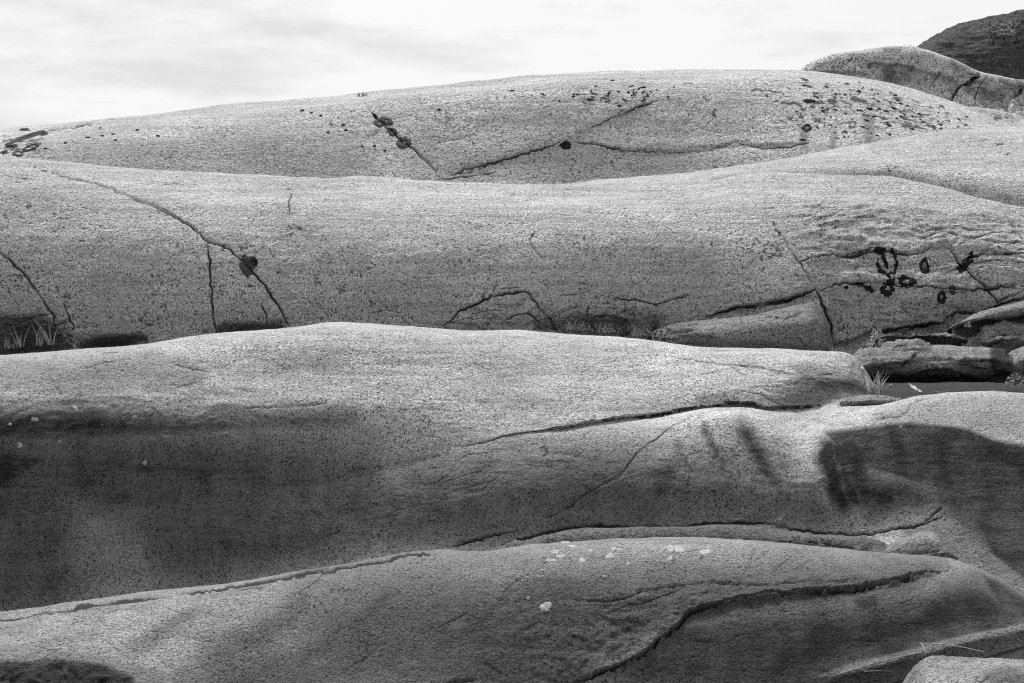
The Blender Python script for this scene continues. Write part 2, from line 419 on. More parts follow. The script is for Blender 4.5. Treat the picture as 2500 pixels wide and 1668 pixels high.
# far knoll, split by fissures
o = rock('rock_knoll', [
    [(1900, 330, 42.4), (2950, 340, 42.4)],
    [(1900, 260, 43.2), (2100, 235, 43.2), (2320, 262, 43.2), (2500, 285, 43.2), (2950, 320, 43.2)],
    [(1900, 225, 44.1), (1970, 185, 44.1), (2100, 180, 44.1), (2250, 185, 44.1), (2400, 225, 44.1), (2500, 240, 44.1), (2950, 280, 44.1)],
    [(1900, 215, 45.1), (1966, 172, 44.1), (2030, 150, 44.1), (2156, 135, 44.1), (2243, 138, 44.1), (2319, 162, 44.1), (2410, 192, 44.1), (2500, 210, 44.1), (2950, 260, 44.1)],
    [(1880, 235, 46), (1940, 190, 46), (1957, 170, 46), (1975, 159, 46), (1997, 148, 46), (2030, 137, 46), (2102, 127, 46), (2156, 115, 46), (2193, 114, 46), (2221, 111, 46), (2243, 118, 46),
     (2265, 123, 46), (2319, 143, 46), (2373, 170, 46), (2410, 177, 46), (2464, 192, 46), (2500, 195, 46), (2950, 240, 46)]],
    M_knoll, x0=1880, roughmix=(0.02, 0.05), rough=[([(2070, 150), (2200, 145), (2400, 205), (2950, 270), (2950, 330), (2070, 330)], 22, 0.6)], back=((1.0, -0.1), (3, -1), (6, -4)), relief=1.3, s=3.2, seed=80, sm=6, crestsm=4, step=2.5,
    cracks=[([(2402, 178), (2370, 196), (2345, 214), (2332, 232), (2320, 248)], 6, 0.4),
            ([(2402, 194), (2384, 216), (2378, 258)], 2.4, 0.18), ([(2384, 216), (2345, 232)], 2.2, 0.15),
            ([(2500, 217), (2478, 242), (2456, 268)], 3.2, 0.3), ([(2091, 134), (2065, 156), (2040, 178)], 2.2, 0.15), ([(1976, 160), (1966, 174)], 3, 0.2),
            ([(2300, 175), (2290, 190), (2270, 210)], 2, 0.1)],
    steps=[([(2410, 180), (2350, 205), (2318, 250)], 0.45, 22), ([(2500, 214), (2478, 240), (2456, 266)], 0.35, 20), ([(2110, 150), (2200, 160), (2300, 185), (2345, 205)], 0.2, 18), ([(1995, 172), (2080, 178), (2180, 194), (2260, 215)], 0.2, 20)],
    stains=[([(2150, 165), (2185, 160), (2190, 200), (2150, 205)], 14, 0.8), ([(2185, 175), (2225, 165), (2230, 195), (2195, 200)], 14, 0.6), ([(2160, 118), (2200, 118), (2200, 128), (2150, 126)], 6, 0.8),
            ([(2390, 180), (2412, 180), (2360, 215), (2340, 216)], 6, 1.0), ([(2320, 140), (2360, 165), (2330, 180)], 10, 0.6), ([(2400, 220), (2460, 210), (2450, 250), (2400, 248)], 16, 0.55), ([(2450, 195), (2500, 205), (2500, 230), (2460, 215)], 10, 0.7)])  # first here: the fissure's shaded steep face, painted dark
bed(o, 'pale knoll split by dark fissures, behind the right end of the far ridge')

# second hump of the far ridge at the right edge
o = rock('rock_hump', [
    [(2250, 380, 29), (2950, 420, 29)],
    [(2250, 330, 29.6), (2400, 310, 29.6), (2500, 320, 29.6), (2950, 360, 29.6)],
    [(2250, 300, 30.4), (2373, 275, 30.4), (2500, 296, 30.4), (2950, 350, 30.4)],
    [(2230, 300, 31.5), (2310, 264, 31.5), (2373, 258, 31.5), (2428, 264, 31.5), (2500, 280, 31.5), (2700, 320, 31.5), (2950, 340, 31.5)]],
    M_far, x0=2230, back=((0.8, -0.1), (2, -0.7), (4, -3)), relief=1.3, s=2.4, seed=70, sm=8, crestsm=5, step=2.5,
    spots=[([(2340, 262), (2500, 275), (2500, 310), (2400, 300)], 15, 0.5)])
bed(o, 'small rounded hump at the right end of the far ridge')

# far ridge
R3C = [(-450, 345), (0, 380), (181, 394), (362, 409), (543, 421), (723, 430), (850, 436), (1083, 445), (1373, 453), (1553, 456), (1680, 454), (1759, 438), (1813, 421)]
o = rock('rock_ridge', [
    [(-450, 470, 23), (0, 470, 23), (700, 500, 23), (1700, 500, 23), (2500, 420, 22.6), (2950, 420, 22.6)],
    [(-450, 425, 23.5), (0, 410, 23.5), (543, 430, 23.5), (1400, 450, 23.5), (1813, 410, 23.4), (2120, 360, 23.2), (2500, 325, 23.2), (2950, 320, 23.2)],
    [(-450, 385, 24.3), (0, 362, 24.3), (543, 360, 24.2), (1400, 350, 24.1), (1813, 330, 24.0), (2120, 310, 23.9), (2400, 310, 23.9), (2950, 330, 23.8)],
    [(-450, 365, 25.4), (0, 338, 25.4), (543, 300, 25.2), (900, 270, 25.0), (1400, 238, 24.8), (1800, 228, 24.8), (2120, 236, 25), (2330, 274, 25.3), (2440, 312, 25), (2950, 400, 25)],
    [(-450, 352, 27.2), (0, 322, 27.2), (543, 270, 27.2), (900, 237, 27.2), (1400, 188, 27.2), (1800, 182, 27.2), (2120, 204, 27.2), (2265, 238, 27), (2391, 280, 26.5), (2446, 308, 26), (2950, 410, 26)],
    [(-450, 345, 29), (0, 315, 29), (138, 303, 29), (266, 289, 29), (425, 274, 29), (638, 253, 29), (798, 236, 29), (883, 226, 29), (1064, 207, 29), (1277, 183, 29), (1489, 170, 29), (1702, 167, 29), (1862, 168, 29),
     (1957, 172, 29), (2048, 184, 29), (2174, 205, 28.6), (2265, 232, 28), (2319, 249, 27.6), (2366, 264, 27.2), (2391, 276, 27), (2446, 305, 26.5), (2950, 420, 26)]],
    M_far, back=((1.0, -0.1), (2.5, -0.8), (5, -4)), relief=0.9, s=2.4, seed=60,
    cracks=[([(884, 236), (895, 255), (912, 280), (935, 300), (958, 322), (985, 349), (1010, 366), (1040, 395), (1060, 415), (1072, 440)], 2.8, 0.09),
            ([(1072, 442), (1110, 441), (1150, 434), (1210, 424)], 2.4, 0.08), ([(1100, 432), (1160, 414), (1240, 393), (1290, 378), (1340, 362), (1381, 346)], 3.2, 0.10),
            ([(1381, 346), (1430, 322), (1490, 292), (1560, 262), (1610, 242)], 2.4, 0.10), ([(1381, 348), (1440, 352), (1490, 362), (1560, 368), (1640, 366), (1720, 366), (1800, 353), (1860, 362), (1920, 362), (1976, 354)], 2.8, 0.09),
            ([(1050, 357), (1110, 346), (1148, 338)], 1.6, 0.05, 0.6), ([(0, 350), (60, 330), (119, 318), (170, 310), (220, 300), (280, 291)], 3.0, 0.12)]
    + hair(40, 100, 2200, ((100, 900, 1500, 2200), (310, 245, 195, 250)), ((100, 1400, 2200), (390, 440, 330)), 101, -4, 12, (20, 80), 0.6),
    steps=[([(1100, 434), (1240, 395), (1381, 350), (1490, 296), (1610, 244)], 0.05, 60), ([(1381, 350), (1490, 364), (1640, 368), (1800, 356), (1976, 356)], 0.05, 50)],
    stains=[([(60, 345), (500, 335), (700, 330), (900, 380), (900, 450), (400, 430), (100, 400)], 60, 0.40), ([(1000, 350), (1350, 350), (1500, 380), (1700, 380), (1700, 470), (1000, 470)], 50, 0.22),
            ([(1950, 310), (1975, 310), (1972, 370), (1955, 370)], 8, 0.55), ([(2105, 290), (2135, 290), (2130, 360), (2110, 360)], 8, 0.5), ([(2030, 330), (2045, 330), (2040, 370), (2025, 370)], 6, 0.5)],
    spots=[([(1550, 172), (1700, 172), (1960, 172), (2180, 208), (2300, 245), (2440, 305), (2300, 335), (2120, 350), (1950, 350), (1880, 290), (1800, 240), (1700, 200)], 40, 0.44),
           ([(1640, 178), (1690, 190), (1740, 230), (1760, 290), (1770, 350), (1745, 350), (1730, 280), (1700, 225), (1650, 200)], 14, 0.44),
           ([(1370, 205), (1480, 200), (1610, 215), (1620, 250), (1480, 260), (1380, 250)], 16, 0.40), ([(820, 228), (1400, 180), (1650, 168), (1650, 185), (1200, 212), (880, 250)], 10, 0.37),
           ([(0, 322), (120, 318), (100, 370), (80, 395), (0, 390)], 12, 0.47), ([(2180, 260), (2280, 270), (2300, 320), (2200, 330)], 14, 0.5),
           ([(1880, 240), (2100, 235), (2150, 260), (1900, 275)], 16, 0.53), ([(730, 265), (800, 285), (870, 325), (840, 330), (760, 290)], 10, 0.40)])
bed(o, 'long pale far ridge rising to the sky, cut by a V of cracks')

# shoulder behind the back slope, right
o = rock('rock_shoulder', [
    [(1200, 520, 16.9), (1650, 520, 16.9), (1813, 470, 16.8), (2174, 480, 16.4), (2319, 505, 16.0), (2500, 555, 15.5), (2950, 640, 15)],
    [(1200, 490, 17.1), (1650, 458, 17.1), (1813, 421, 17.0), (2174, 428, 16.45), (2319, 458, 16.05), (2500, 506, 15.55), (2950, 600, 15.1)],
    [(1200, 485, 17.5), (1445, 455, 17.5), (1650, 440, 17.5), (1813, 410, 17.4), (2100, 392, 17.1), (2300, 390, 16.8), (2500, 400, 16.5), (2950, 430, 16.2)],
    [(1200, 482, 18.0), (1445, 449, 18.0), (1680, 427, 18.0), (1831, 405, 18.0), (2120, 362, 17.9), (2301, 335, 17.8), (2500, 320, 17.8), (2950, 300, 17.8)],
    [(1200, 480, 18.9), (1300, 465, 18.9), (1373, 454, 18.9), (1445, 442, 18.9), (1680, 420, 18.9), (1831, 398, 18.9), (1976, 376, 18.9), (2120, 351, 18.9), (2301, 322, 18.9), (2446, 307, 18.9), (2500, 302, 18.9), (2950, 270, 18.9)]],
    M_back, x0=1200, s=1.6, seed=50, back=((0.5, -0.04), (1.5, -0.4), (3, -2)), crestsm=8,
    cracks=[([(2120, 350), (2145, 375), (2165, 400), (2174, 428)], 2.6, 0.05), ([(2180, 385), (2190, 400)], 1.5, 0.03, 0.6)],
    spots=[([(2300, 330), (2500, 310), (2500, 400), (2380, 390)], 30, 0.40), ([(2110, 345), (2150, 350), (2150, 380), (2120, 380)], 8, 0.4)])
bed(o, 'smooth rock shoulder rising to the right edge in front of the far ridge')

# back slope
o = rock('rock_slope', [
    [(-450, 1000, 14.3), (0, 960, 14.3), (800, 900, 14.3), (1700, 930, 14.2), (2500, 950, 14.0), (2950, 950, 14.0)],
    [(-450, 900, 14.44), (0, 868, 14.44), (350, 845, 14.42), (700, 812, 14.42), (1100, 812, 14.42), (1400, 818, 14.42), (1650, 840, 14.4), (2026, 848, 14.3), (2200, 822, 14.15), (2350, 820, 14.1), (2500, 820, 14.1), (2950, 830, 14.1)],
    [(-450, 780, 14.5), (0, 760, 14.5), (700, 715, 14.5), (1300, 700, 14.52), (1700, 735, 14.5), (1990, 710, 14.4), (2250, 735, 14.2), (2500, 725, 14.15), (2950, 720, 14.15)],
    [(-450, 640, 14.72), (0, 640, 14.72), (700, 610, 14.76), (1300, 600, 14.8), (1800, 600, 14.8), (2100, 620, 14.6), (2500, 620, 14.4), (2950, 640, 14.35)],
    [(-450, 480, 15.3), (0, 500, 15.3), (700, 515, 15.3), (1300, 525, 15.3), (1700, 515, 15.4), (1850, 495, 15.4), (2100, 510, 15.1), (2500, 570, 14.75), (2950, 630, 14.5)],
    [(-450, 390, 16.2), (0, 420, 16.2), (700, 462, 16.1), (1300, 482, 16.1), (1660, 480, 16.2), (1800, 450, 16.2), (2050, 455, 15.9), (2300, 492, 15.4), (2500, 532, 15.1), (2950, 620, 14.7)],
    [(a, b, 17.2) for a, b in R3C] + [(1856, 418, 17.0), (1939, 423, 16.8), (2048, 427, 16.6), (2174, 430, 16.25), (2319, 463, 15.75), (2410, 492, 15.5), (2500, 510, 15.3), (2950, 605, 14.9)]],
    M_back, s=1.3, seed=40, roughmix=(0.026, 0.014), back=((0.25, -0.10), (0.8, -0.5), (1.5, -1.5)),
    cracks=[([(70, 402), (130, 416), (181, 432), (240, 445), (300, 470), (362, 495), (420, 525), (470, 555), (510, 590), (560, 610), (600, 645), (640, 690), (675, 740), (705, 795)], 4.0, 0.09),
            ([(508, 592), (512, 650), (516, 720), (526, 818)], 3.0, 0.07), ([(0, 615), (60, 670), (110, 740), (130, 770), (130, 800)], 3.0, 0.06), ([(636, 745), (650, 768), (655, 806)], 2.6, 0.05),
            ([(155, 740), (165, 775), (180, 800)], 3.0, 0.05),
            ([(712, 468), (706, 490), (706, 522)], 2.4, 0.05), ([(1305, 562), (1292, 585), (1305, 610), (1330, 640)], 2.2, 0.05), ([(918, 662), (902, 700), (895, 715)], 1.8, 0.03, 0.6),
            ([(1795, 440), (1845, 500), (1903, 572)], 1.8, 0.02, 0.55), ([(1903, 572), (1950, 641), (1990, 705)], 2.4, 0.05, 0.8), ([(1990, 705), (2012, 753), (2030, 800), (2026, 850)], 3.0, 0.08),
            ([(1950, 641), (2012, 627), (2066, 625), (2138, 616), (2229, 619), (2272, 608), (2319, 605), (2345, 634), (2395, 619), (2500, 616)], 3.6, 0.10),
            ([(1994, 713), (2048, 699), (2102, 693), (2200, 700), (2337, 710), (2410, 706), (2500, 690)], 3.0, 0.08), ([(2319, 605), (2348, 652), (2410, 706), (2438, 739)], 3.2, 0.08),
            ([(2250, 580), (2300, 570), (2360, 585), (2430, 570), (2500, 565)], 2.6, 0.06, 0.8), ([(2200, 480), (2240, 540), (2270, 605)], 2.2, 0.05, 0.7), ([(2450, 520), (2480, 560), (2500, 585)], 2.2, 0.04, 0.7),
            ([(1722, 775), (1795, 753), (1867, 746), (1920, 735), (1975, 717), (1990, 706)], 5.5, 0.16), ([(1500, 730), (1560, 732), (1600, 745), (1640, 730), (1690, 720)], 3.0, 0.08),
            ([(1085, 800), (1120, 765), (1160, 748), (1215, 720), (1260, 715), (1290, 716), (1310, 745), (1340, 775)], 3.6, 0.10), ([(1345, 770), (1380, 755), (1425, 746)], 2.6, 0.06),
            ([(905, 763), (940, 756), (980, 762)], 2.2, 0.05, 0.8), ([(1190, 752), (1230, 746), (1280, 745)], 2.0, 0.05, 0.7), ([(1450, 774), (1500, 776)], 2.4, 0.06), ([(955, 712), (1020, 706), (1080, 700)], 1.6, 0.03, 0.6), ([(1110, 728), (1150, 726)], 1.8, 0.04, 0.7),
            ([(2301, 789), (2337, 759), (2391, 764), (2440, 745), (2500, 728)], 4.0, 0.12), ([(2030, 846), (2120, 818), (2193, 804), (2301, 789)], 5.0, 0.16), ([(0, 800), (40, 790), (90, 770), (125, 765)], 3.0, 0.06), ([(2040, 590), (2080, 585), (2120, 592)], 2, 0.03, 0.7), ([(2180, 560), (2250, 566), (2330, 556), (2400, 566)], 2.4, 0.05, 0.8), ([(2300, 540), (2380, 545), (2460, 535)], 2.2, 0.04, 0.7), ([(2380, 590), (2440, 598), (2500, 590)], 2.4, 0.05, 0.8), ([(2340, 660), (2420, 655), (2500, 650)], 2.4, 0.05, 0.8), ([(2260, 760), (2300, 748), (2350, 752)], 2.4, 0.05, 0.7), ([(2080, 650), (2140, 655), (2200, 648)], 1.8, 0.03, 0.5), ([(1230, 790), (1260, 770), (1290, 768), (1320, 790)], 3, 0.06), ([(1150, 770), (1200, 762), (1260, 760)], 2.2, 0.05, 0.8), ([(1120, 790), (1180, 780), (1230, 785)], 2.2, 0.05, 0.8), ([(1340, 775), (1350, 790), (1360, 808)], 3, 0.06), ([(1250, 690), (1330, 700), (1420, 694)], 1.6, 0.02, 0.5), ([(1520, 660), (1600, 672), (1690, 665)], 1.8, 0.03, 0.5), ([(1600, 690), (1680, 700)], 1.8, 0.03, 0.6), ([(2430, 740), (2470, 720), (2500, 712)], 3, 0.07)]
    + hair(46, 0, 2500, ((0, 2500), (500, 520)), ((0, 700, 2500), (850, 790, 800)), 401, 0, 9) + hair(34, 1950, 2500, ((1950, 2500), (540, 560)), ((1950, 2500), (780, 740)), 402, -2, 8, (40, 130), 0.8) + hair(26, 860, 1700, ((860, 1700), (690, 700)), ((860, 1700), (790, 820)), 403, -3, 10, (30, 100), 0.8),
    steps=[([(1700, 785), (1795, 757), (1867, 750), (1975, 722), (1992, 708)], 0.07, 50), ([(2020, 855), (2120, 822), (2193, 808), (2301, 793), (2340, 765)], 0.12, 45), ([(1950, 645), (2138, 620), (2319, 609), (2500, 620)], 0.05, 40), ([(1994, 717), (2102, 697), (2337, 714), (2500, 694)], 0.04, 35)],
    bumps=[(60, 835, 90, 45, -0.22), (270, 840, 80, 16, -0.16), (610, 812, 75, 18, -0.16), (1210, 770, 90, 45, 0.10), (1500, 790, 120, 22, -0.10)],
    stains=[([(-40, 765), (100, 765), (140, 800), (170, 870), (-40, 880)], 14, 0.75), ([(190, 835), (250, 818), (350, 812), (355, 832), (190, 858)], 7, 0.85), ([(528, 795), (560, 785), (690, 785), (690, 812), (528, 822)], 7, 0.7),  # shade inside the three hollows, painted into the rock colour
            ([(1310, 770), (1620, 770), (1620, 830), (1300, 812)], 14, 0.55), ([(40, 430), (150, 430), (160, 520), (0, 560), (-20, 430)], 60, 0.25), ([(2200, 740), (2500, 720), (2500, 860), (2200, 830)], 40, 0.5), ([(-40, 700), (2500, 690), (2500, 860), (-40, 870)], 90, 0.20)],  # last one: shading towards the slope's foot put into the colour
    pales=[],
    spots=[([(1800, 445), (2000, 470), (2250, 520), (2350, 600), (1950, 600), (1850, 540)], 50, 0.37), ([(0, 395), (60, 398), (150, 440), (160, 520), (100, 560), (0, 560)], 30, 0.40), ([(1330, 590), (1420, 580), (1470, 620), (1350, 640)], 25, 0.42), ([(1835, 500), (1920, 540), (1960, 580), (1900, 590)], 14, 0.44),
           ([(690, 540), (740, 530), (760, 600), (700, 600)], 14, 0.42)],
    rough=[([(1080, 800), (1160, 750), (1290, 716), (1345, 770), (1600, 760), (1600, 830), (1080, 815)], 12, 0.8), ([(1950, 500), (2500, 540), (2500, 860), (2000, 850), (1990, 705)], 60, 0.55), ([(1400, 690), (1700, 690), (1990, 705), (1720, 775), (1500, 760)], 30, 0.3), ([(-40, 770), (170, 770), (190, 880), (-40, 880)], 16, 0.9), ([(180, 845), (350, 812), (690, 785), (690, 812), (180, 862)], 10, 0.7)])
bed(o, 'broad pale back slope with a long diagonal crack, below the far ridge')

# middle swell
E = [(-450, 1330), (0, 1270), (600, 1190), (900, 1135), (1141, 1090), (1228, 1066), (1373, 1045), (1499, 1023), (1680, 1000), (1759, 988), (1831, 986), (1867, 996), (1940, 992), (2004, 990)]
R2C = [(-450, 895), (0, 863), (181, 849), (362, 835), (524, 818), (687, 802), (796, 791), (850, 790), (975, 798), (1137, 806), (1264, 803), (1445, 815), (1553, 825), (1680, 840), (1759, 848), (1903, 851), (2012, 854)]
o = rock('rock_swell', [
    [(-450, 1640, 9.2), (0, 1590, 9.2), (850, 1470, 9.1), (1300, 1420, 9.1), (2000, 1420, 9.0), (2300, 1430, 8.8), (2500, 1530, 8.4), (2950, 1650, 8.1)],
    [(-450, 1540, 9.45), (0, 1485, 9.45), (850, 1370, 9.4), (1100, 1335, 9.4), (1300, 1300, 9.42), (1680, 1284, 9.42), (1870, 1280, 9.42), (2080, 1302, 9.4), (2265, 1275, 9.3), (2350, 1320, 9.1), (2500, 1430, 8.7), (2950, 1560, 8.4)],
    [(-450, 1440, 9.55), (0, 1400, 9.55), (850, 1270, 9.58), (1300, 1180, 9.62), (1600, 1170, 9.6), (1960, 1180, 9.6), (2200, 1170, 9.6), (2500, 1220, 9.35), (2950, 1260, 9.3)],
    [(-450, 1355, 9.66), (0, 1305, 9.66), (600, 1225, 9.75), (900, 1165, 9.8), (1141, 1118, 9.86), (1300, 1090, 9.88), (1480, 1068, 9.9), (1600, 1052, 9.95), (1760, 1012, 10.0), (1880, 1040, 9.98), (1960, 1075, 9.98), (2060, 1062, 9.95), (2200, 1045, 9.9), (2350, 1030, 9.88), (2500, 1065, 9.75), (2950, 1100, 9.7)],
    [(-450, 1342, 9.68), (0, 1284, 9.69), (600, 1204, 9.80), (900, 1148, 9.87), (1141, 1099, 9.91), (1228, 1077, 9.94), (1373, 1056, 9.98), (1500, 1038, 10.04), (1600, 1026, 10.14), (1700, 1000, 10.32), (1780, 993, 10.42), (1870, 1004, 10.42), (1960, 1044, 10.3), (2060, 1008, 10.4), (2190, 980, 10.45), (2236, 967, 10.5), (2337, 961, 10.5), (2410, 955, 10.5), (2500, 961, 10.5), (2950, 985, 10.5)],
    [(a, b + 2, d) for (a, b), d in zip(E, (9.70, 9.71, 9.82, 9.88, 9.93, 9.97, 10.05, 10.14, 10.44, 10.60, 10.64, 10.62, 10.7, 10.78))] + [(2060, 974, 10.8), (2117, 985, 10.85), (2170, 1015, 10.9), (2337, 1015, 10.95), (2500, 1015, 10.95), (2950, 1030, 10.9)],
    [(a, b - 2, d) for (a, b), d in zip(E, (9.71, 9.72, 9.83, 9.89, 9.94, 9.97, 10.03, 10.12, 10.39, 10.54, 10.58, 10.57, 10.66, 10.76))] + [(2060, 966, 10.9), (2117, 980, 11.0), (2170, 1015, 11.2), (2337, 1015, 11.2), (2500, 1015, 11.2), (2950, 1030, 11.2)],
    [(-450, 1170, 9.8), (0, 1140, 9.82), (500, 1090, 9.93), (900, 1075, 10.0), (1141, 1035, 10.06), (1500, 980, 10.28), (1800, 957, 10.62), (2000, 960, 10.8), (2060, 948, 10.98), (2117, 965, 11.1), (2170, 1015, 11.35), (2950, 1030, 11.35)],
    [(-450, 1070, 9.95), (0, 1040, 9.98), (500, 1010, 10.06), (900, 1000, 10.12), (1141, 975, 10.22), (1500, 935, 10.52), (1800, 925, 10.75), (2000, 930, 10.9), (2080, 928, 11.05), (2117, 945, 11.2), (2170, 1015, 11.5), (2500, 1015, 11.5), (2950, 1030, 11.5)],
    [(-450, 980, 10.2), (0, 950, 10.25), (500, 920, 10.33), (900, 910, 10.42), (1141, 908, 10.5), (1500, 898, 10.75), (1800, 902, 10.9), (2000, 908, 11.05), (2075, 910, 11.2), (2115, 930, 11.35), (2170, 1012, 11.65), (2950, 1030, 11.65)],
    [(-450, 920, 10.5), (0, 897, 10.5), (500, 862, 10.55), (800, 842, 10.6), (1141, 852, 10.75), (1500, 866, 10.95), (1800, 880, 11.05), (2000, 885, 11.2), (2070, 892, 11.35), (2112, 915, 11.5), (2170, 1010, 11.8), (2500, 1010, 11.8), (2950, 1030, 11.8)],
    [(a, b, 11.5) for a, b in R2C] + [(2066, 857, 11.6), (2095, 872, 11.7), (2115, 905, 11.9), (2170, 1010, 12.1), (2500, 1010, 12.1), (2950, 1030, 12.1)]],
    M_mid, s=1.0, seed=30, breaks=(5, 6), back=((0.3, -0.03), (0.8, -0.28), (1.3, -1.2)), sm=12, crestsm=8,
    cracks=[([(1141, 1090), (1180, 1084), (1228, 1066), (1300, 1055), (1373, 1045), (1440, 1028), (1499, 1021), (1590, 1015), (1680, 999), (1759, 988), (1800, 983), (1831, 986), (1867, 996), (1940, 992), (2004, 990)], 2.4, 0.03),
            ([(1330, 1268), (1395, 1238), (1415, 1215), (1480, 1180), (1520, 1155), (1545, 1118), (1590, 1078), (1640, 1040), (1690, 1015)], 2.2, 0.03, 0.8), ([(1390, 1240), (1410, 1218)], 3.5, 0.02, 0.5), ([(1330, 1265), (1362, 1255)], 4, 0.02, 0.4), ([(1480, 1180), (1510, 1170), (1522, 1158)], 3, 0.02, 0.4),
            ([(1160, 1210), (1190, 1190), (1220, 1165)], 1.8, 0.015, 0.5), ([(1020, 1277), (1055, 1274), (1085, 1276)], 2.5, 0.02, 0.6),
            ([(200, 903), (250, 890), (300, 880), (325, 875)], 1.8, 0.03, 0.8), ([(425, 890), (470, 900), (505, 903)], 2.0, 0.03, 0.8), ([(430, 948), (465, 935), (490, 928)], 1.8, 0.03, 0.7), ([(130, 943), (155, 970)], 1.8, 0.03, 0.7),
            ([(590, 998), (680, 994), (740, 990), (800, 984)], 2.4, 0.03, 0.7), ([(170, 862), (240, 858), (320, 850)], 1.4, 0.02, 0.7), ([(1215, 856), (1250, 846), (1290, 838)], 1.8, 0.03, 0.8),
            ([(1440, 850), (1500, 855)], 1.4, 0.02, 0.8), ([(1560, 865), (1620, 862), (1690, 872), (1720, 880)], 1.6, 0.03, 0.8), ([(1650, 868), (1760, 885), (1860, 895), (1950, 915), (2050, 930), (2100, 945)], 2.0, 0.03, 0.6), ([(1990, 880), (2060, 900), (2110, 925)], 2.0, 0.03, 0.6),
            ([(2095, 870), (2104, 890), (2115, 930), (2125, 960)], 4, 0.06, 0.9),
            ([(2120, 1024), (2190, 1016), (2215, 1005), (2222, 985), (2260, 972)], 2.4, 0.04, 0.8), ([(1130, 1120), (1160, 1108)], 1.5, 0.02, 0.5),
            ([(2300, 1240), (2270, 1265), (2255, 1280)], 3, 0.04),
            ([(1101, 1335), (1174, 1315), (1225, 1303), (1264, 1298)], 4, 0.05), ([(1225, 1330), (1275, 1314), (1336, 1299), (1391, 1290), (1452, 1287), (1517, 1287), (1680, 1285), (1777, 1277), (1867, 1278), (1939, 1291), (2012, 1301), (2084, 1306), (2130, 1304), (2160, 1296), (2229, 1287), (2265, 1275), (2301, 1262)], 4.4, 0.06, 1.2)]
    + hair(40, -20, 1900, ((0, 850, 1900), (880, 815, 880)), ((0, 850, 1900), (960, 960, 950)), 301, -4, 7, (30, 130), 0.6) + hair(44, -20, 1100, ((0, 1100), (980, 1000)), ((0, 1100), (1440, 1310)), 302, -5, 6, (40, 150), 0.6) + hair(34, 1100, 2050, ((1100, 2050), (1100, 1080)), ((1100, 2050), (1290, 1270)), 303, 3, 9, (30, 110), 0.6) + hair(24, 1700, 2120, ((1700, 2120), (870, 890)), ((1700, 2120), (960, 960)), 304, 14, 5, (40, 150), 0.7) + hair(16, 2120, 2500, ((2120, 2500), (985, 970)), ((2120, 2500), (1030, 1060)), 305, 10, 18, (15, 50), 0.6),
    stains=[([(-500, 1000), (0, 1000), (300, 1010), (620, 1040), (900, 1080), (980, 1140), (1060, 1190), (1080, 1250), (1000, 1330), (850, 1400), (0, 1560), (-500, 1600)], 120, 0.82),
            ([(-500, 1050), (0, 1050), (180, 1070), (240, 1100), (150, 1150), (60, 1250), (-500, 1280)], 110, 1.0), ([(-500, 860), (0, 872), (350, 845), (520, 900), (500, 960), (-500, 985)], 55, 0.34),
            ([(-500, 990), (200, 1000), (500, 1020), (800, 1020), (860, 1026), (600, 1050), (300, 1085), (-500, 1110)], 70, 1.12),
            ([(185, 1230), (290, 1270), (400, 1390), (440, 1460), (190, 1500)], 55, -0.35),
            ([(1050, 1170), (1500, 1130), (1700, 1120), (2000, 1170), (2100, 1300), (1050, 1360)], 80, 0.72), ([(1580, 1130), (1660, 1110), (1680, 1180), (1640, 1240), (1560, 1240)], 45, 0.85), ([(1150, 1110), (1400, 1080), (1900, 1080), (2000, 1180), (1150, 1250)], 60, 0.42), ([(950, 1110), (1200, 1090), (1450, 1075), (1600, 1090), (1650, 1280), (900, 1370)], 90, 0.76), ([(2130, 1000), (2340, 965), (2520, 965), (2700, 990), (2700, 1120), (2400, 1060), (2130, 1040)], 26, 0.34),  # bulge staining, with vignetting towards the bottom put into the colour
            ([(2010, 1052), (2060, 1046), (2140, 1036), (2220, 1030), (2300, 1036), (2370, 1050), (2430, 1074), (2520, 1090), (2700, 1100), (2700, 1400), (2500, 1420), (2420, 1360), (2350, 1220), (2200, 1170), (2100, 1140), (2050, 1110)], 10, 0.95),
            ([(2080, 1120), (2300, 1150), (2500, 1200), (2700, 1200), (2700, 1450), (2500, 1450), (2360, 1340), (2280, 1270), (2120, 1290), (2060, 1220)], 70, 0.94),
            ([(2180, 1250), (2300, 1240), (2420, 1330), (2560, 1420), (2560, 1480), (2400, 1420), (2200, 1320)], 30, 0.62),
            ([(2330, 1062), (2440, 1084), (2520, 1098), (2700, 1100), (2700, 1200), (2450, 1150)], 30, 1.2),
                        ([(1860, 965), (2000, 950), (2120, 960), (2010, 985), (1900, 1000)], 14, 0.55), ([(1960, 900), (2110, 915), (2120, 965), (1900, 975)], 34, 0.75)],  # last one darkens the end towards the gully
    streaks=[([(2038, 1048), (2050, 1110), (2070, 1180), (2098, 1240), (2120, 1290)], 24, 40, 1.2, 0.3), ([(2165, 1030), (2190, 1100), (2225, 1190)], 16, 30, 1.2, 0.5), ([(2250, 1030), (2280, 1100), (2320, 1190)], 14, 30, 1.15, 0.5), ([(2400, 1060), (2430, 1140), (2470, 1240)], 20, 40, 1.2, 0.4), ([(1705, 1010), (1725, 1060), (1760, 1130), (1790, 1200)], 10, 22, 0.8, 0.4), ([(2014, 1048), (2022, 1110), (2038, 1180), (2062, 1240), (2090, 1290)], 22, 46, 1.35, 0.35), ([(2062, 1046), (2078, 1100), (2100, 1170), (2130, 1240), (2150, 1290)], 46, 64, 1.3, 0.4), ([(2110, 1040), (2130, 1110), (2160, 1190)], 14, 22, 0.8, 0.5),
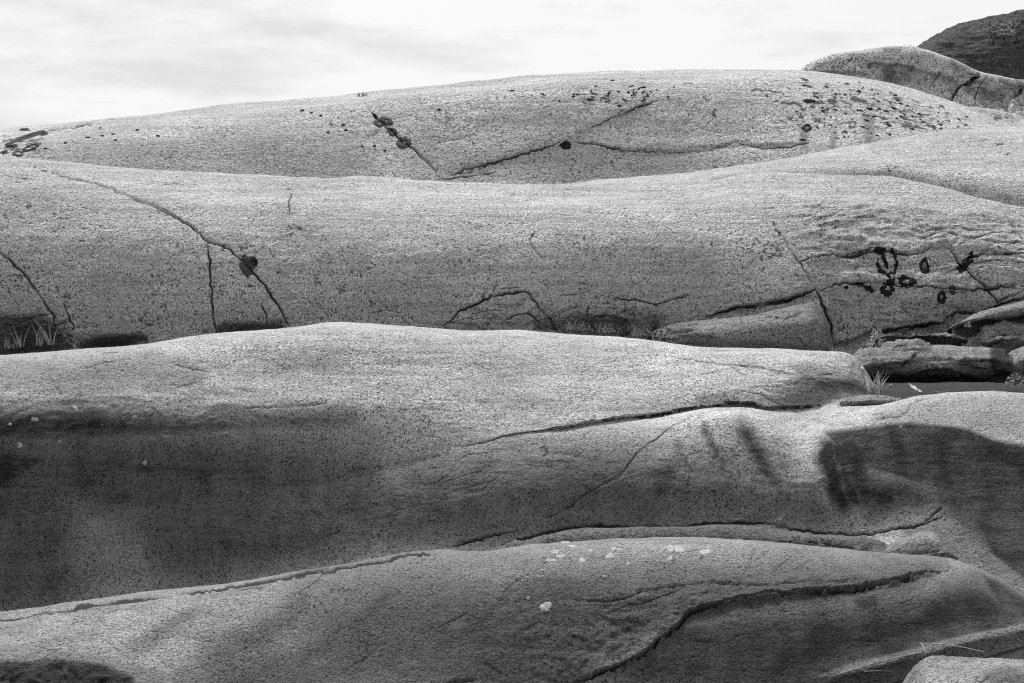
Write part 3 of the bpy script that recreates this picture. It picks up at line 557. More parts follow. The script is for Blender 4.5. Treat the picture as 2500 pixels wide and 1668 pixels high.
             ([(1798, 1012), (1822, 1050), (1850, 1110), (1885, 1170), (1925, 1230), (1950, 1270)], 26, 36, 1.05, 0.45), ([(1835, 1090), (1880, 1150), (1900, 1200)], 16, 14, 0.6, 0.4), ([(2278, 1184), (2308, 1222), (2335, 1256)], 5, 9, 0.95, 0.4), ([(2325, 1200), (2345, 1232), (2360, 1258)], 4, 6, 0.9, 0.4), ([(2235, 1175), (2265, 1215)], 3, 5, 0.7, 0.5),
             ([(600, 1070), (620, 1200), (630, 1330)], 30, 45, 0.78, 0.3), ([(395, 1090), (420, 1230), (430, 1330)], 35, 40, 0.86, 0.5), ([(30, 1200), (60, 1350), (70, 1500)], 50, 60, 0.9, 0.2), ([(800, 1050), (830, 1160), (840, 1290)], 25, 40, 0.72, 0.4), ([(1650, 1060), (1665, 1130), (1700, 1220)], 14, 24, 0.7, 0.5)],
    pales=[([(1690, 1030), (1720, 1010), (1790, 995), (1830, 998), (1760, 1020), (1700, 1045)], 10, 0.55), ([(1990, 1010), (2080, 985), (2100, 1000), (2060, 1020), (2010, 1035)], 14, 0.3),
           ([(2215, 934), (2235, 942), (2251, 953), (2262, 958), (2245, 954), (2225, 944)], 2.5, 0.7), ([(1200, 880), (1500, 880), (1700, 930), (1300, 950)], 60, 0.18), ([(700, 820), (1000, 820), (900, 900), (700, 880)], 60, 0.18), ([(1940, 1060), (1965, 1058), (2000, 1046), (1975, 1064)], 5, 0.45)],
    spots=[([(1240, 960), (1300, 950), (1310, 1010), (1250, 1010)], 20, 0.40), ([(1170, 840), (1280, 850), (1260, 890), (1160, 880)], 18, 0.34), ([(1900, 1080), (1980, 1080), (2000, 1180), (1920, 1180)], 20, 0.38), ([(1280, 1060), (1400, 1080), (1380, 1140), (1280, 1120)], 25, 0.36), ([(-50, 900), (500, 900), (500, 960), (-50, 960)], 40, 0.33)],
    rough=[([(1100, 1060), (1500, 1050), (2100, 1080), (2100, 1270), (1100, 1290)], 60, 0.10), ([(1850, 870), (2110, 890), (2120, 965), (1860, 980)], 40, 0.35), ([(-50, 960), (600, 970), (600, 1080), (-50, 1080)], 50, 0.35), ([(1830, 1260), (1990, 1260), (1990, 1290), (1750, 1275)], 10, 0.7)])
bed(o, 'great middle swell of granite, pale on top with dark staining down its face')

# foreground swell
R1C = [(-450, 1545), (0, 1489), (181, 1466), (362, 1439), (543, 1417), (723, 1392), (850, 1377), (975, 1353), (1083, 1338), (1137, 1341), (1192, 1339), (1246, 1330), (1300, 1323), (1517, 1317), (1680, 1316), (1831, 1321), (2012, 1337), (2156, 1348), (2326, 1357), (2370, 1372), (2420, 1396), (2500, 1446), (2950, 1640)]
RIM = [(1994, 1667), (2084, 1634), (2229, 1598), (2373, 1558), (2500, 1529), (2950, 1440)]
o = rock('rock_foreground', [
    [(-450, 2050, 5.9), (1400, 2050, 5.9), (1800, 1950, 6.2), (1994, 1800, 6.75), (2229, 1720, 6.8), (2500, 1650, 6.9), (2950, 1560, 7.1)],
    [(-450, 1790, 6.7), (0, 1760, 6.75), (600, 1740, 6.75), (1400, 1740, 6.75), (1700, 1735, 6.75), (1900, 1700, 6.78), (1994, 1668, 6.8), (2084, 1635, 6.82), (2229, 1599, 6.87), (2373, 1559, 6.93), (2500, 1530, 7.0), (2950, 1441, 7.2)],
    [(-450, 1690, 7.0), (0, 1640, 7.05), (600, 1630, 7.05), (1200, 1600, 7.0), (1500, 1600, 6.98), (1800, 1600, 6.95), (2000, 1610, 6.92), (2150, 1590, 6.95), (2300, 1545, 7.05), (2500, 1505, 7.15), (2950, 1430, 7.4)],
    [(-450, 1600, 7.4), (0, 1560, 7.45), (600, 1500, 7.4), (1200, 1430, 7.35), (1500, 1440, 7.3), (1800, 1440, 7.3), (2050, 1435, 7.35), (2250, 1440, 7.35), (2400, 1440, 7.4), (2500, 1470, 7.4), (2950, 1540, 7.45)],
    [(-450, 1560, 7.85), (0, 1508, 7.85), (362, 1460, 7.8), (850, 1396, 7.75), (1100, 1362, 7.7), (1300, 1348, 7.7), (1680, 1346, 7.7), (2012, 1362, 7.7), (2250, 1375, 7.75), (2370, 1388, 7.75), (2440, 1415, 7.7), (2500, 1452, 7.6), (2950, 1620, 7.5)],
    [(a, b, 8.25 if a < 2300 else 8.1) for a, b in R1C]],
    M_front, s=0.8, seed=20, roughmix=(0.007, 0.011), back=((0.2, -0.05), (0.45, -0.25), (0.7, -0.9)), sm=14, crestsm=8,
    cracks=[([(-30, 1512), (0, 1507), (90, 1494), (181, 1479), (362, 1452), (543, 1427), (651, 1414), (750, 1400), (850, 1385), (920, 1372), (975, 1360), (1050, 1350)], 6.5, 0.055, 1.6),
            ([(540, 1425), (620, 1412), (720, 1396), (800, 1387)], 2.0, 0.03, 0.7), ([(920, 1373), (990, 1370)], 2.4, 0.03, 0.7),
            ([(1340, 1690), (1380, 1667), (1445, 1652), (1517, 1620), (1571, 1598), (1608, 1565), (1655, 1526), (1686, 1489), (1769, 1469), (1813, 1457), (1867, 1450), (2012, 1441), (2084, 1435), (2174, 1421), (2247, 1403), (2319, 1384), (2355, 1378)], 4.0, 0.10),
            ([(1400, 1462), (1480, 1466), (1540, 1450), (1570, 1435), (1650, 1425), (1720, 1412), (1850, 1425), (2000, 1422), (2090, 1420)], 2.8, 0.03, 0.7), ([(1540, 1480), (1600, 1455), (1680, 1428)], 2.6, 0.03, 0.6), ([(1660, 1460), (1700, 1448), (1770, 1432)], 2.6, 0.03, 0.6),
            ([(1065, 1532), (1100, 1515), (1145, 1492)], 1.5, 0.02, 0.7), ([(1225, 1442), (1265, 1415), (1310, 1390), (1345, 1360), (1370, 1335)], 2.0, 0.03, 0.7), ([(1180, 1615), (1205, 1630), (1225, 1645)], 2.2, 0.02, 0.5), ([(1075, 1540), (1110, 1560)], 1.6, 0.01, 0.4), ([(830, 1650), (865, 1625), (900, 1605)], 1.6, 0.02, 0.5), ([(1090, 1667), (1160, 1655)], 4, 0.03, 0.6),
            ([(2000, 1570), (2070, 1560), (2180, 1560)], 2.5, 0.015, 0.4)]
    + hair(60, -20, 1500, ((0, 850, 1500), (1520, 1400, 1350)), ((0, 1500), (1660, 1620)), 201, -8, 14, (25, 100), 0.65) + hair(40, 1400, 2300, ((1400, 2300), (1360, 1370)), ((1400, 2300), (1660, 1520)), 202, -10, 12, (30, 110), 0.7),
    steps=[([(1380, 1670), (1445, 1656), (1571, 1602), (1655, 1530), (1686, 1494), (1813, 1461), (2012, 1445), (2174, 1425), (2319, 1388)], 0.05, 34)],
    stains=[([(-60, 1612), (60, 1606), (150, 1602), (260, 1618), (330, 1650), (360, 1720), (-60, 1760)], 18, 0.95), ([(740, 1430), (1000, 1370), (1250, 1400), (1500, 1400), (1600, 1560), (1150, 1760), (500, 1760), (560, 1660), (720, 1560)], 170, 0.70), ([(420, 1650), (640, 1570), (820, 1600), (820, 1740), (380, 1740)], 60, 0.72), ([(-60, 1590), (200, 1590), (420, 1640), (420, 1760), (-60, 1760)], 40, 0.4),
            ([(1300, 1380), (2300, 1370), (2250, 1480), (1650, 1560), (1400, 1680), (1150, 1760), (1000, 1600)], 70, 0.72),
            ([(2072, 1446), (2150, 1430), (2165, 1480), (2110, 1500), (2080, 1480)], 30, 0.95), ([(1950, 1500), (2200, 1480), (2300, 1420), (2380, 1400), (2520, 1470), (2520, 1530), (2300, 1560), (2050, 1640), (1900, 1680), (1800, 1640)], 60, 1.0), ([(2390, 1390), (2440, 1410), (2520, 1460), (2520, 1520), (2450, 1500), (2420, 1450)], 16, 0.9), ([(1650, 1500), (2000, 1460), (2400, 1420), (2520, 1480), (2520, 1560), (2000, 1720), (1450, 1700)], 70, 0.9),  # staining, with vignetting towards the bottom right corner put into the colour
            ([(1990, 1650), (2080, 1615), (2230, 1580), (2380, 1540), (2520, 1512), (2520, 1530), (2380, 1560), (2230, 1602), (2090, 1640)], 5, -0.5)],
    streaks=[([(800, 1420), (700, 1510), (560, 1600), (420, 1690)], 34, 70, 0.62, 0.1), ([(1000, 1400), (900, 1500), (760, 1600), (640, 1690)], 30, 60, 0.8, 0.2), ([(1300, 1400), (1180, 1500), (1060, 1600), (980, 1690)], 24, 60, 0.85, 0.2), ([(500, 1470), (400, 1540), (280, 1600)], 14, 30, 0.45, 0.2)],
    pales=[([(990, 1365), (1050, 1350), (1080, 1352), (1040, 1368)], 8, 0.35), ([(-50, 1520), (400, 1475), (700, 1480), (500, 1560), (-50, 1590)], 50, 0.20)],
    rough=[([(1500, 1440), (2100, 1400), (2300, 1375), (2320, 1392), (2170, 1425), (1820, 1462), (1690, 1492), (1570, 1600), (1400, 1670), (1300, 1660)], 22, 0.75), ([(-60, 1612), (150, 1600), (330, 1640), (360, 1740), (-60, 1740)], 24, 1.2), ([(1300, 1360), (2000, 1370), (1900, 1450), (1500, 1560), (1200, 1640)], 70, 0.35)])
bed(o, 'foreground swell of rough granite running along the bottom of the picture')

# ------------------------------------------------------------------ loose slabs, ledges and boulders
def block(name, label, rails, mat, x0, x1, seed, cat='rock', s=1.2, relief=1.2, back=((0.12, -0.03), (0.3, -0.15), (0.5, -0.6)), **k):
    o = rock(name, rails, mat, x0=x0, x1=x1, seed=seed, s=s, relief=relief, back=back, sm=k.pop('sm', 5), crestsm=k.pop('crestsm', 4), step=k.pop('step', 2.4), **k)
    return tag(o, label, cat)

block('rock_slab', 'long rounded slab lying at the foot of the back slope, left of the ringed lichens',
    [[(1590, 870, 13.2), (2040, 890, 13.2)], [(1590, 838, 13.25), (1800, 845, 13.15), (2034, 858, 13.25)], [(1590, 825, 13.35), (1700, 812, 13.25), (1900, 800, 13.2), (2000, 805, 13.25), (2034, 850, 13.4)],
     [(1590, 818, 13.5), (1660, 800, 13.45), (1759, 788, 13.4), (1900, 768, 13.4), (1985, 756, 13.45), (2015, 785, 13.5), (2034, 848, 13.5)],
     [(1590, 815, 13.65), (1615, 806, 13.65), (1644, 794, 13.65), (1686, 787, 13.65), (1759, 779, 13.65), (1849, 768, 13.65), (1900, 755, 13.65), (1939, 746, 13.65), (1986, 740, 13.65), (2004, 752, 13.65), (2020, 784, 13.6), (2030, 815, 13.55), (2034, 850, 13.5)]],
    M_block, 1592, 2034, 110, dd=0.5, cracks=[([(1850, 770), (1890, 778), (1920, 776), (1955, 765)], 3, 0.05), ([(1720, 786), (1790, 776), (1850, 768)], 2.4, 0.03, 0.6)],
    rough=[([(1590, 780), (1750, 790), (1760, 860), (1590, 860)], 20, 0.7)], stains=[([(1600, 815), (1900, 835), (2030, 845), (2030, 860), (1600, 860)], 14, 0.5), ([(1590, 800), (1680, 790), (1740, 840), (1590, 850)], 20, 0.35)])

block('rock_slab', 'dark wet slab on the gully floor, under the undercut boulder',
    [[(2060, 1020, 10.85), (2900, 1020, 10.85)], [(2070, 990, 10.95), (2500, 985, 10.95), (2900, 985, 10.95)], [(2080, 970, 11.1), (2160, 964, 11.1), (2300, 960, 11.1), (2500, 965, 11.1), (2900, 965, 11.1)], [(2080, 955, 11.35), (2160, 947, 11.35), (2300, 938, 11.35), (2500, 945, 11.35), (2900, 950, 11.35)],
     [(2080, 948, 11.6), (2120, 938, 11.65), (2166, 930, 11.65), (2260, 927, 11.7), (2362, 924, 11.7), (2426, 927, 11.7), (2479, 940, 11.65), (2600, 945, 11.6), (2900, 945, 11.6)]],
    M_wet, 2084, 2900, 115, s=1.0, back=((0.3, -0.02), (0.6, -0.03), (0.9, -0.3)), pales=[([(2215, 934), (2235, 942), (2251, 953), (2262, 958), (2245, 956), (2225, 946)], 2.5, 0.55), ([(2270, 944), (2290, 950), (2297, 958), (2285, 954)], 2.5, 0.4)])
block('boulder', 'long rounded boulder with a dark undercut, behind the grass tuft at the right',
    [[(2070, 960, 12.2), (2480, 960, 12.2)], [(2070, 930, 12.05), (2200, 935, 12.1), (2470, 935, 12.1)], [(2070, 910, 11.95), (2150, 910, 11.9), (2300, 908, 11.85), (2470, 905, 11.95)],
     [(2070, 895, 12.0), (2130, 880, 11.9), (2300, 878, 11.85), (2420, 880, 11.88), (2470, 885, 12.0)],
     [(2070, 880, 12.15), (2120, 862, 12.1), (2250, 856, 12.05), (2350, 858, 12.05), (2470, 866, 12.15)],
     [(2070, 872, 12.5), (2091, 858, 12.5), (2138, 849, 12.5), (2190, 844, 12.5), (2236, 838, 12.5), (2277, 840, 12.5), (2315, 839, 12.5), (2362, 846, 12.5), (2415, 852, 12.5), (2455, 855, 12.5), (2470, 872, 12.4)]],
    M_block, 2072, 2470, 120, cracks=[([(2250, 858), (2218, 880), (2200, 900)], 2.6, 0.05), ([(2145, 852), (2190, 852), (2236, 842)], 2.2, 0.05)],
    stains=[([(2416, 848), (2470, 848), (2475, 930), (2425, 930)], 7, 1.0), ([(2240, 838), (2270, 838), (2280, 856), (2240, 860)], 7, 0.75), ([(2100, 900), (2470, 900), (2470, 950), (2100, 950)], 12, 0.55)],  # last one paints the shade of the undercut
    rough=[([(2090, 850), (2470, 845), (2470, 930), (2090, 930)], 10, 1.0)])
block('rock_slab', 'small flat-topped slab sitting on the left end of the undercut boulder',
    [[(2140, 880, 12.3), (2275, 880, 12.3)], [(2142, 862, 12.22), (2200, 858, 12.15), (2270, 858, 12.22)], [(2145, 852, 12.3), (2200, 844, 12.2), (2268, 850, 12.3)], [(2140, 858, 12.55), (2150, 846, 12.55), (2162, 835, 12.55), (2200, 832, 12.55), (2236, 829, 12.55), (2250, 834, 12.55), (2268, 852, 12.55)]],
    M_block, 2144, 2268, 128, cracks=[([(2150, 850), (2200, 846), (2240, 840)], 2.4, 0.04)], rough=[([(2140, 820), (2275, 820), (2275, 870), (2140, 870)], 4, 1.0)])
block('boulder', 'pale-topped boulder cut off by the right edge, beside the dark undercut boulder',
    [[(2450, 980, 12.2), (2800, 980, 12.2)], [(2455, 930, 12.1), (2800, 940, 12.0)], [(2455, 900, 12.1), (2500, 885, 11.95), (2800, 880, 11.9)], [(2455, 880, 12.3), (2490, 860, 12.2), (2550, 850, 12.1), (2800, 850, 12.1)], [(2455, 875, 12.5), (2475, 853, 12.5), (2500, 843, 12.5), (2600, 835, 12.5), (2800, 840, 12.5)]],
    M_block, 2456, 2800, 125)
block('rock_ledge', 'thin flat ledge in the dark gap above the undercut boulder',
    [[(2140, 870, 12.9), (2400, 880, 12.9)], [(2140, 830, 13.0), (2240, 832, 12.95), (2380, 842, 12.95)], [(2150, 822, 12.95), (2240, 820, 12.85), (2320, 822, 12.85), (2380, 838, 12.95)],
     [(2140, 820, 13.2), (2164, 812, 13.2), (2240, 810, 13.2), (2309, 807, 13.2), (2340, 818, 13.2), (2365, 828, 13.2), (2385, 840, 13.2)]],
    M_block, 2142, 2384, 130, dd=0.4, stains=[([(2140, 822), (2390, 826), (2390, 850), (2140, 850)], 5, 0.8)], rough=[([(2140, 800), (2390, 800), (2390, 850), (2140, 850)], 5, 0.6)])  # darker along the lower edge
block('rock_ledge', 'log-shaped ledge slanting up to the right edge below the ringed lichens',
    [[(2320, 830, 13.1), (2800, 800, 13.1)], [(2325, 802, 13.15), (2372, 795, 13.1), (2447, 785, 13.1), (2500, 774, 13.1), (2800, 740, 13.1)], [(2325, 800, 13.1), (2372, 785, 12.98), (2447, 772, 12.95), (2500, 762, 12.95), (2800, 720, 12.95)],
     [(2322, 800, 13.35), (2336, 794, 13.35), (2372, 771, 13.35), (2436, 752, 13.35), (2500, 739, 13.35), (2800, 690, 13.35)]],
    M_block, 2324, 2800, 140, dd=0.4, stains=[([(2330, 790), (2500, 765), (2600, 750), (2600, 800), (2330, 830)], 7, 0.8)], rough=[([(2320, 740), (2600, 700), (2600, 800), (2320, 810)], 5, 0.5)])  # darker along its underside
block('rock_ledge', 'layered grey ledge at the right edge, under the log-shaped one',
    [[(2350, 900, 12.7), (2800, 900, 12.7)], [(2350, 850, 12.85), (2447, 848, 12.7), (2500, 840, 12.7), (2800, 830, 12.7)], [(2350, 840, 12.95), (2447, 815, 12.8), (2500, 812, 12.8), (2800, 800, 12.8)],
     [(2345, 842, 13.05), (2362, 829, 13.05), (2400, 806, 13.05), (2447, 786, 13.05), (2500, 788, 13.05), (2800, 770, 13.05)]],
    M_block, 2348, 2800, 150, dd=0.4, cracks=[([(2362, 835), (2430, 820), (2500, 808)], 3, 0.06), ([(2400, 845), (2450, 835), (2500, 822)], 3.4, 0.07)], stains=[([(2350, 835), (2500, 825), (2600, 820), (2600, 880), (2350, 860)], 8, 0.85)], rough=[([(2340, 780), (2600, 780), (2600, 860), (2340, 860)], 5, 1.0)])  # darker towards the base
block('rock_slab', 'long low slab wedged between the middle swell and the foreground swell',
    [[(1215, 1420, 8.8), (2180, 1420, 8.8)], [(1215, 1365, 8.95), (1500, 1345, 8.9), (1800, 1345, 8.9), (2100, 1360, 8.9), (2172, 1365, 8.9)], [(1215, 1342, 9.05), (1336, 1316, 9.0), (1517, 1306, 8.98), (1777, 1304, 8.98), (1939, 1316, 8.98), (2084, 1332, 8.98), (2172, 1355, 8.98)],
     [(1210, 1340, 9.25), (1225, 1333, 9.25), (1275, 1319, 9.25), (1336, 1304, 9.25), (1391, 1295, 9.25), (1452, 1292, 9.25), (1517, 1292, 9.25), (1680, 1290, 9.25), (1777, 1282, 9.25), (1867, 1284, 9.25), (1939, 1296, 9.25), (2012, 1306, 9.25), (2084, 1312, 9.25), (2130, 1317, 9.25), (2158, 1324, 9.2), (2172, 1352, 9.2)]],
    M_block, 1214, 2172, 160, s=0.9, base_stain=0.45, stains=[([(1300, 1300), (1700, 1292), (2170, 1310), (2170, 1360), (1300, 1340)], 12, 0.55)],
    cracks=[([(1935, 1318), (2000, 1322), (2080, 1334)], 3.5, 0.05), ([(1280, 1325), (1360, 1312)], 2.5, 0.03, 0.6)], rough=[([(1200, 1280), (1350, 1290), (1300, 1340), (1200, 1345)], 8, 1.0), ([(1900, 1310), (2160, 1330), (2160, 1350), (1900, 1340)], 6, 0.8)])
block('rock_wedge', 'triangular wedge of rock at the right end of the long low slab',
    [[(2135, 1420, 8.9), (2345, 1420, 8.9)], [(2138, 1362, 8.95), (2240, 1352, 8.88), (2328, 1362, 8.9)], [(2140, 1354, 9.0), (2170, 1338, 8.96), (2240, 1322, 8.95), (2290, 1326, 8.95), (2328, 1354, 8.95)],
     [(2138, 1356, 9.1), (2148, 1343, 9.1), (2166, 1325, 9.12), (2205, 1309, 9.14), (2247, 1293, 9.16), (2270, 1292, 9.16), (2290, 1301, 9.14), (2312, 1332, 9.1), (2328, 1354, 9.05)]],
    M_block, 2140, 2328, 170, s=0.9, stains=[([(2140, 1340), (2330, 1340), (2330, 1370), (2140, 1370)], 6, 0.5)])
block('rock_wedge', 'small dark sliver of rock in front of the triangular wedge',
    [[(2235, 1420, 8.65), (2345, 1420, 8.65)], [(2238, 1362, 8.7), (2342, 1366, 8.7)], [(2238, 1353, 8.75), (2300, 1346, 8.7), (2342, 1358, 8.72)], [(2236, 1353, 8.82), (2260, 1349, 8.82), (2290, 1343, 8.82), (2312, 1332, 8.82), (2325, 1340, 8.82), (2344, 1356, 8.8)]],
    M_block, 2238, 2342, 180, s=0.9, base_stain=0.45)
block('stone', 'flat lens-shaped stone under the bright grass tuft',
    [[(2045, 990, 10.6), (2205, 990, 10.6)], [(2050, 980, 10.62), (2120, 981, 10.56), (2200, 980, 10.62)], [(2050, 977, 10.68), (2120, 974, 10.6), (2200, 977, 10.68)], [(2048, 977, 10.8), (2075, 970, 10.8), (2119, 966, 10.8), (2165, 969, 10.8), (2202, 977, 10.8)]],
    M_block, 2050, 2200, 190, s=0.9, step=2)
block('boulder', 'low pale boulder in the bottom right corner, beside the wet trough',
    [[(2225, 1950, 5.8), (2900, 1950, 5.8)], [(2230, 1780, 6.0), (2900, 1780, 5.9)], [(2235, 1720, 6.15), (2280, 1690, 6.05), (2400, 1690, 6.0), (2900, 1680, 6.0)], [(2235, 1690, 6.3), (2255, 1650, 6.3), (2310, 1632, 6.3), (2410, 1636, 6.3), (2900, 1630, 6.3)],
     [(2232, 1690, 6.5), (2240, 1650, 6.5), (2252, 1626, 6.5), (2275, 1612, 6.5), (2305, 1605, 6.5), (2410, 1613, 6.5), (2500, 1616, 6.5), (2900, 1605, 6.5)]],
    M_front, 2234, 2900, 200, s=0.75, rough=[([(2230, 1600), (2900, 1600), (2900, 1800), (2230, 1800)], 5, 0.3)], cracks=[([(2300, 1660), (2350, 1635), (2420, 1622)], 2, 0.02, 0.6), ([(2380, 1668), (2440, 1640), (2500, 1632)], 2.4, 0.02, 0.7)], stains=[([(2400, 1640), (2460, 1630), (2520, 1640), (2500, 1690), (2420, 1690)], 14, 0.55), ([(2440, 1635), (2520, 1625), (2700, 1640), (2700, 1720), (2380, 1700)], 20, 0.35)])
o = rock('trough_floor', [[(1700, 2000, 5.9), (2950, 1900, 5.9)], [(1800, 1800, 6.5), (2950, 1700, 6.5)], [(1900, 1730, 6.8), (1994, 1702, 6.84), (2229, 1622, 6.95), (2500, 1552, 7.1), (2950, 1465, 7.3)]],
    M_wet, x0=1750, s=0.8, seed=210, fix=False, back=((0.3, -0.02), (0.5, -0.05)), relief=0.6)
tag(o, 'dark wet trough floor between the rim and the corner boulder', 'rock', kind='structure')

# ------------------------------------------------------------------ finding the rock surface under a point of the photograph
_v, _f, _n = [], [], 0
for o_, Pq in SURF:
    Q = Pq[::2, ::2] if Pq.size > 900000 else Pq; nr, nc = Q.shape[:2]
    idx = np.arange(nr * nc).reshape(nr, nc) + _n
    _v += Q.reshape(-1, 3).tolist(); _n += nr * nc
    _f += np.stack([idx[:-1, :-1], idx[:-1, 1:], idx[1:, 1:], idx[1:, :-1]], -1).reshape(-1, 4).tolist()
BVH = BVHTree.FromPolygons(_v, _f)
CAMV = Vector(CAM)
def hit(px, py):
    d = Vector(ray(px, py)).normalized()
    loc, nor, i, dist = BVH.ray_cast(CAMV, d)
    if loc is None: return None
    if nor.dot(d) > 0: nor = -nor
    return loc, nor, dist
def link_mesh(name, verts, faces, mat, parent=None, smooth=True):
    me = bpy.data.meshes.new(name); me.from_pydata(verts, [], faces); me.materials.append(mat)
    if smooth: me.polygons.foreach_set('use_smooth', [True] * len(me.polygons))
    o = bpy.data.objects.new(name, me); C.objects.link(o); o.parent = parent
    return o

# ------------------------------------------------------------------ lichens: thin crusts lying on the rock
M_lp = plain_mat('lichen_pale', 0.27, 0.4, 90, bump=0.004)
M_ld = plain_mat('lichen_black', 0.012, 0.6, 70, bump=0.006, spec=0.05)
M_lg = plain_mat('lichen_grey', 0.05, 0.75, 55, bump=0.008, spec=0.05)
def lichen(px, py, rx, ry, mat, label, group=None, hole=0.0, arc=(0, 360), rot=0.0, rag=0.18, seed=None, thick=0.0065, hx=0.0, hy=0.0):
    r_ = np.random.default_rng(int(px * 7 + py * 13) if seed is None else seed)
    if mat is M_lp: thick = 0.003; rag = max(rag, 0.24)
    full = arc[1] - arc[0] >= 360
    n = 34 if max(rx, ry) > 10 else 16; rings = 4 if max(rx, ry) > 10 else 2
    ph = r_.uniform(0, 6.28, 6)
    V, Fc = [], []
    angs = np.linspace(R(arc[0]), R(arc[1]), n, endpoint=not full)
    cr_, sr_ = math.cos(R(rot)), math.sin(R(rot))
    for a in angs:
        w = 1 + rag * (0.55 * math.sin(2 * a + ph[0]) + 0.35 * math.sin(3 * a + ph[1]) + 0.2 * math.sin(5 * a + ph[2]) + 0.25 * math.sin(9 * a + ph[3]) + 0.2 * math.sin(13 * a + ph[5])) + r_.normal(0, rag * 0.25)
        hw = hole * (1 + 0.5 * rag * math.sin(3 * a + ph[4]) + r_.normal(0, rag * 0.5))
        for k in range(rings + 1):
            t_ = k / rings
            q = hw + (w - hw) * t_ if hole > 0 else w * max(t_, 0.02)
            ox = hx * (1 - t_) * rx; oy = hy * (1 - t_) * ry
            ux, uy = math.cos(a) * q * rx + ox, math.sin(a) * q * ry + oy
            h = hit(px + ux * cr_ - uy * sr_, py + ux * sr_ + uy * cr_)
            if h is None: return None
            edge = (k == rings) or (hole > 0 and k == 0)
            e = -0.004 if edge else thick * (h[2] / 9.0) ** 0.6 * (1 + r_.uniform(-0.3, 0.5))
            V.append(tuple(h[0] + h[1] * e))
    ds = [(Vector(v) - CAMV).length for v in V]
    if max(ds) - min(ds) > 2.2 * max(1, min(ds) / 12): return None
    m_ = rings + 1
    for i in range(n if full else n - 1):
        j = (i + 1) % n
        for k in range(rings): Fc.append((i * m_ + k, i * m_ + k + 1, j * m_ + k + 1, j * m_ + k))
    o = link_mesh('lichen_patch', V, Fc, mat)
    return tag(o, label, 'lichen', group)

# black ring lichens on the right of the back slope
RG = 'black ring lichens on the right of the back slope'
lichen(2166, 640, 29, 34, M_ld, 'largest black lichen ring, open at the top left, right of the back slope', RG, hole=0.66, arc=(-60, 215), rot=-12)
lichen(2158, 632, 6, 26, M_ld, 'thin black lichen bar inside the largest ring', RG, rot=-22)
lichen(2148, 612, 15, 12, M_ld, 'black lichen blot just above the largest ring', RG)
lichen(2257, 650, 14, 20, M_ld, 'tall black lichen ring with a small pale heart, right of the largest ring', RG, hole=0.3)
lichen(2352, 650, 22, 12, M_ld, 'black lichen blot on the slanting crack, farthest right of the rings', RG, rot=-30, rag=0.35)
lichen(2368, 632, 9, 20, M_ld, 'upright black lichen bar above the blot on the slanting crack', RG, rot=8, rag=0.3)
lichen(2213, 687, 21, 16, M_ld, 'triangular black lichen ring with a pale centre below the largest ring', RG, hole=0.3, rag=0.3)
lichen(2168, 703, 20, 22, M_ld, 'ragged black lichen cluster on the lower crack', RG, hole=0.2, rag=0.34)
lichen(2122, 705, 14, 8, M_ld, 'short slanting black lichen streak left of the ragged cluster', RG, rot=32, rag=0.3)
lichen(2099, 694, 12, 6, M_ld, 'small black lichen bar on the lower crack, second from its left end', RG, rag=0.3)
lichen(2066, 702, 6, 5, M_ld, 'tiny black lichen dot at the left end of the lower crack', RG)
lichen(2299, 726, 13, 17, M_ld, 'oval black lichen ring lowest of all the rings', RG, hole=0.22)
lichen(2326, 707, 10, 12, M_lg, 'dim grey lichen blot beside the oval ring', RG, rag=0.3)
# rosettes along cracks
lichen(604, 648, 24, 27, M_lg, 'dark round lichen on the long diagonal crack of the back slope', rag=0.2)
lichen(618, 638, 14, 12, M_ld, 'black lichen crescent along the top of the round lichen on the diagonal crack', rot=40)
RF = 'grey lichen rosettes strung along the far ridge crack'
lichen(926, 301, 13, 12, M_lg, 'uppermost left grey rosette on the steep far ridge crack', RF, hole=0.1)
lichen(944, 296, 17, 11, M_lg, 'uppermost right grey rosette on the steep far ridge crack', RF, hole=0.1, rot=30)
lichen(958, 322, 15, 10, M_lg, 'middle grey rosette on the steep far ridge crack', RF, hole=0.1, rot=20)
lichen(986, 349, 21, 15, M_lg, 'lowest and roundest grey rosette on the steep far ridge crack', RF, hole=0.1, rot=10)
lichen(915, 283, 9, 6, M_ld, 'small black lichen at the head of the rosettes', RF, rot=40)
lichen(1381, 355, 16, 10, M_ld, 'black lichen spot where two cracks of the far ridge meet')
# left end of the far ridge
LG = 'black lichens at the left end of the far ridge'
lichen(60, 317, 14, 3.5, M_ld, 'flat black lichen dash near the skyline at the left', LG)
lichen(62, 336, 52, 6.5, M_ld, 'long black lichen band slanting along the crack at the left end of the far ridge', LG, rot=-19)
lichen(104, 326, 14, 6, M_ld, 'black lichen clump at the upper end of the long band', LG)
lichen(60, 380, 24, 6.5, M_ld, 'black lichen cushion just above the back slope at the left edge', LG, rot=8)
lichen(44, 375, 14, 8, M_lg, 'grey lichen knot beside the black cushion at the left edge', LG, hole=0.4)
lichen(75, 361, 20, 7, M_ld, 'ragged black lichen ring below the long band', LG, hole=0.6, rag=0.4, rot=-15)
lichen(10, 372, 10, 6, M_ld, 'black lichen scrap at the very left edge', LG, rag=0.4)
lichen(30, 357, 14, 4, M_ld, 'thin black lichen streak between the long band and the cushion', LG, rag=0.4)
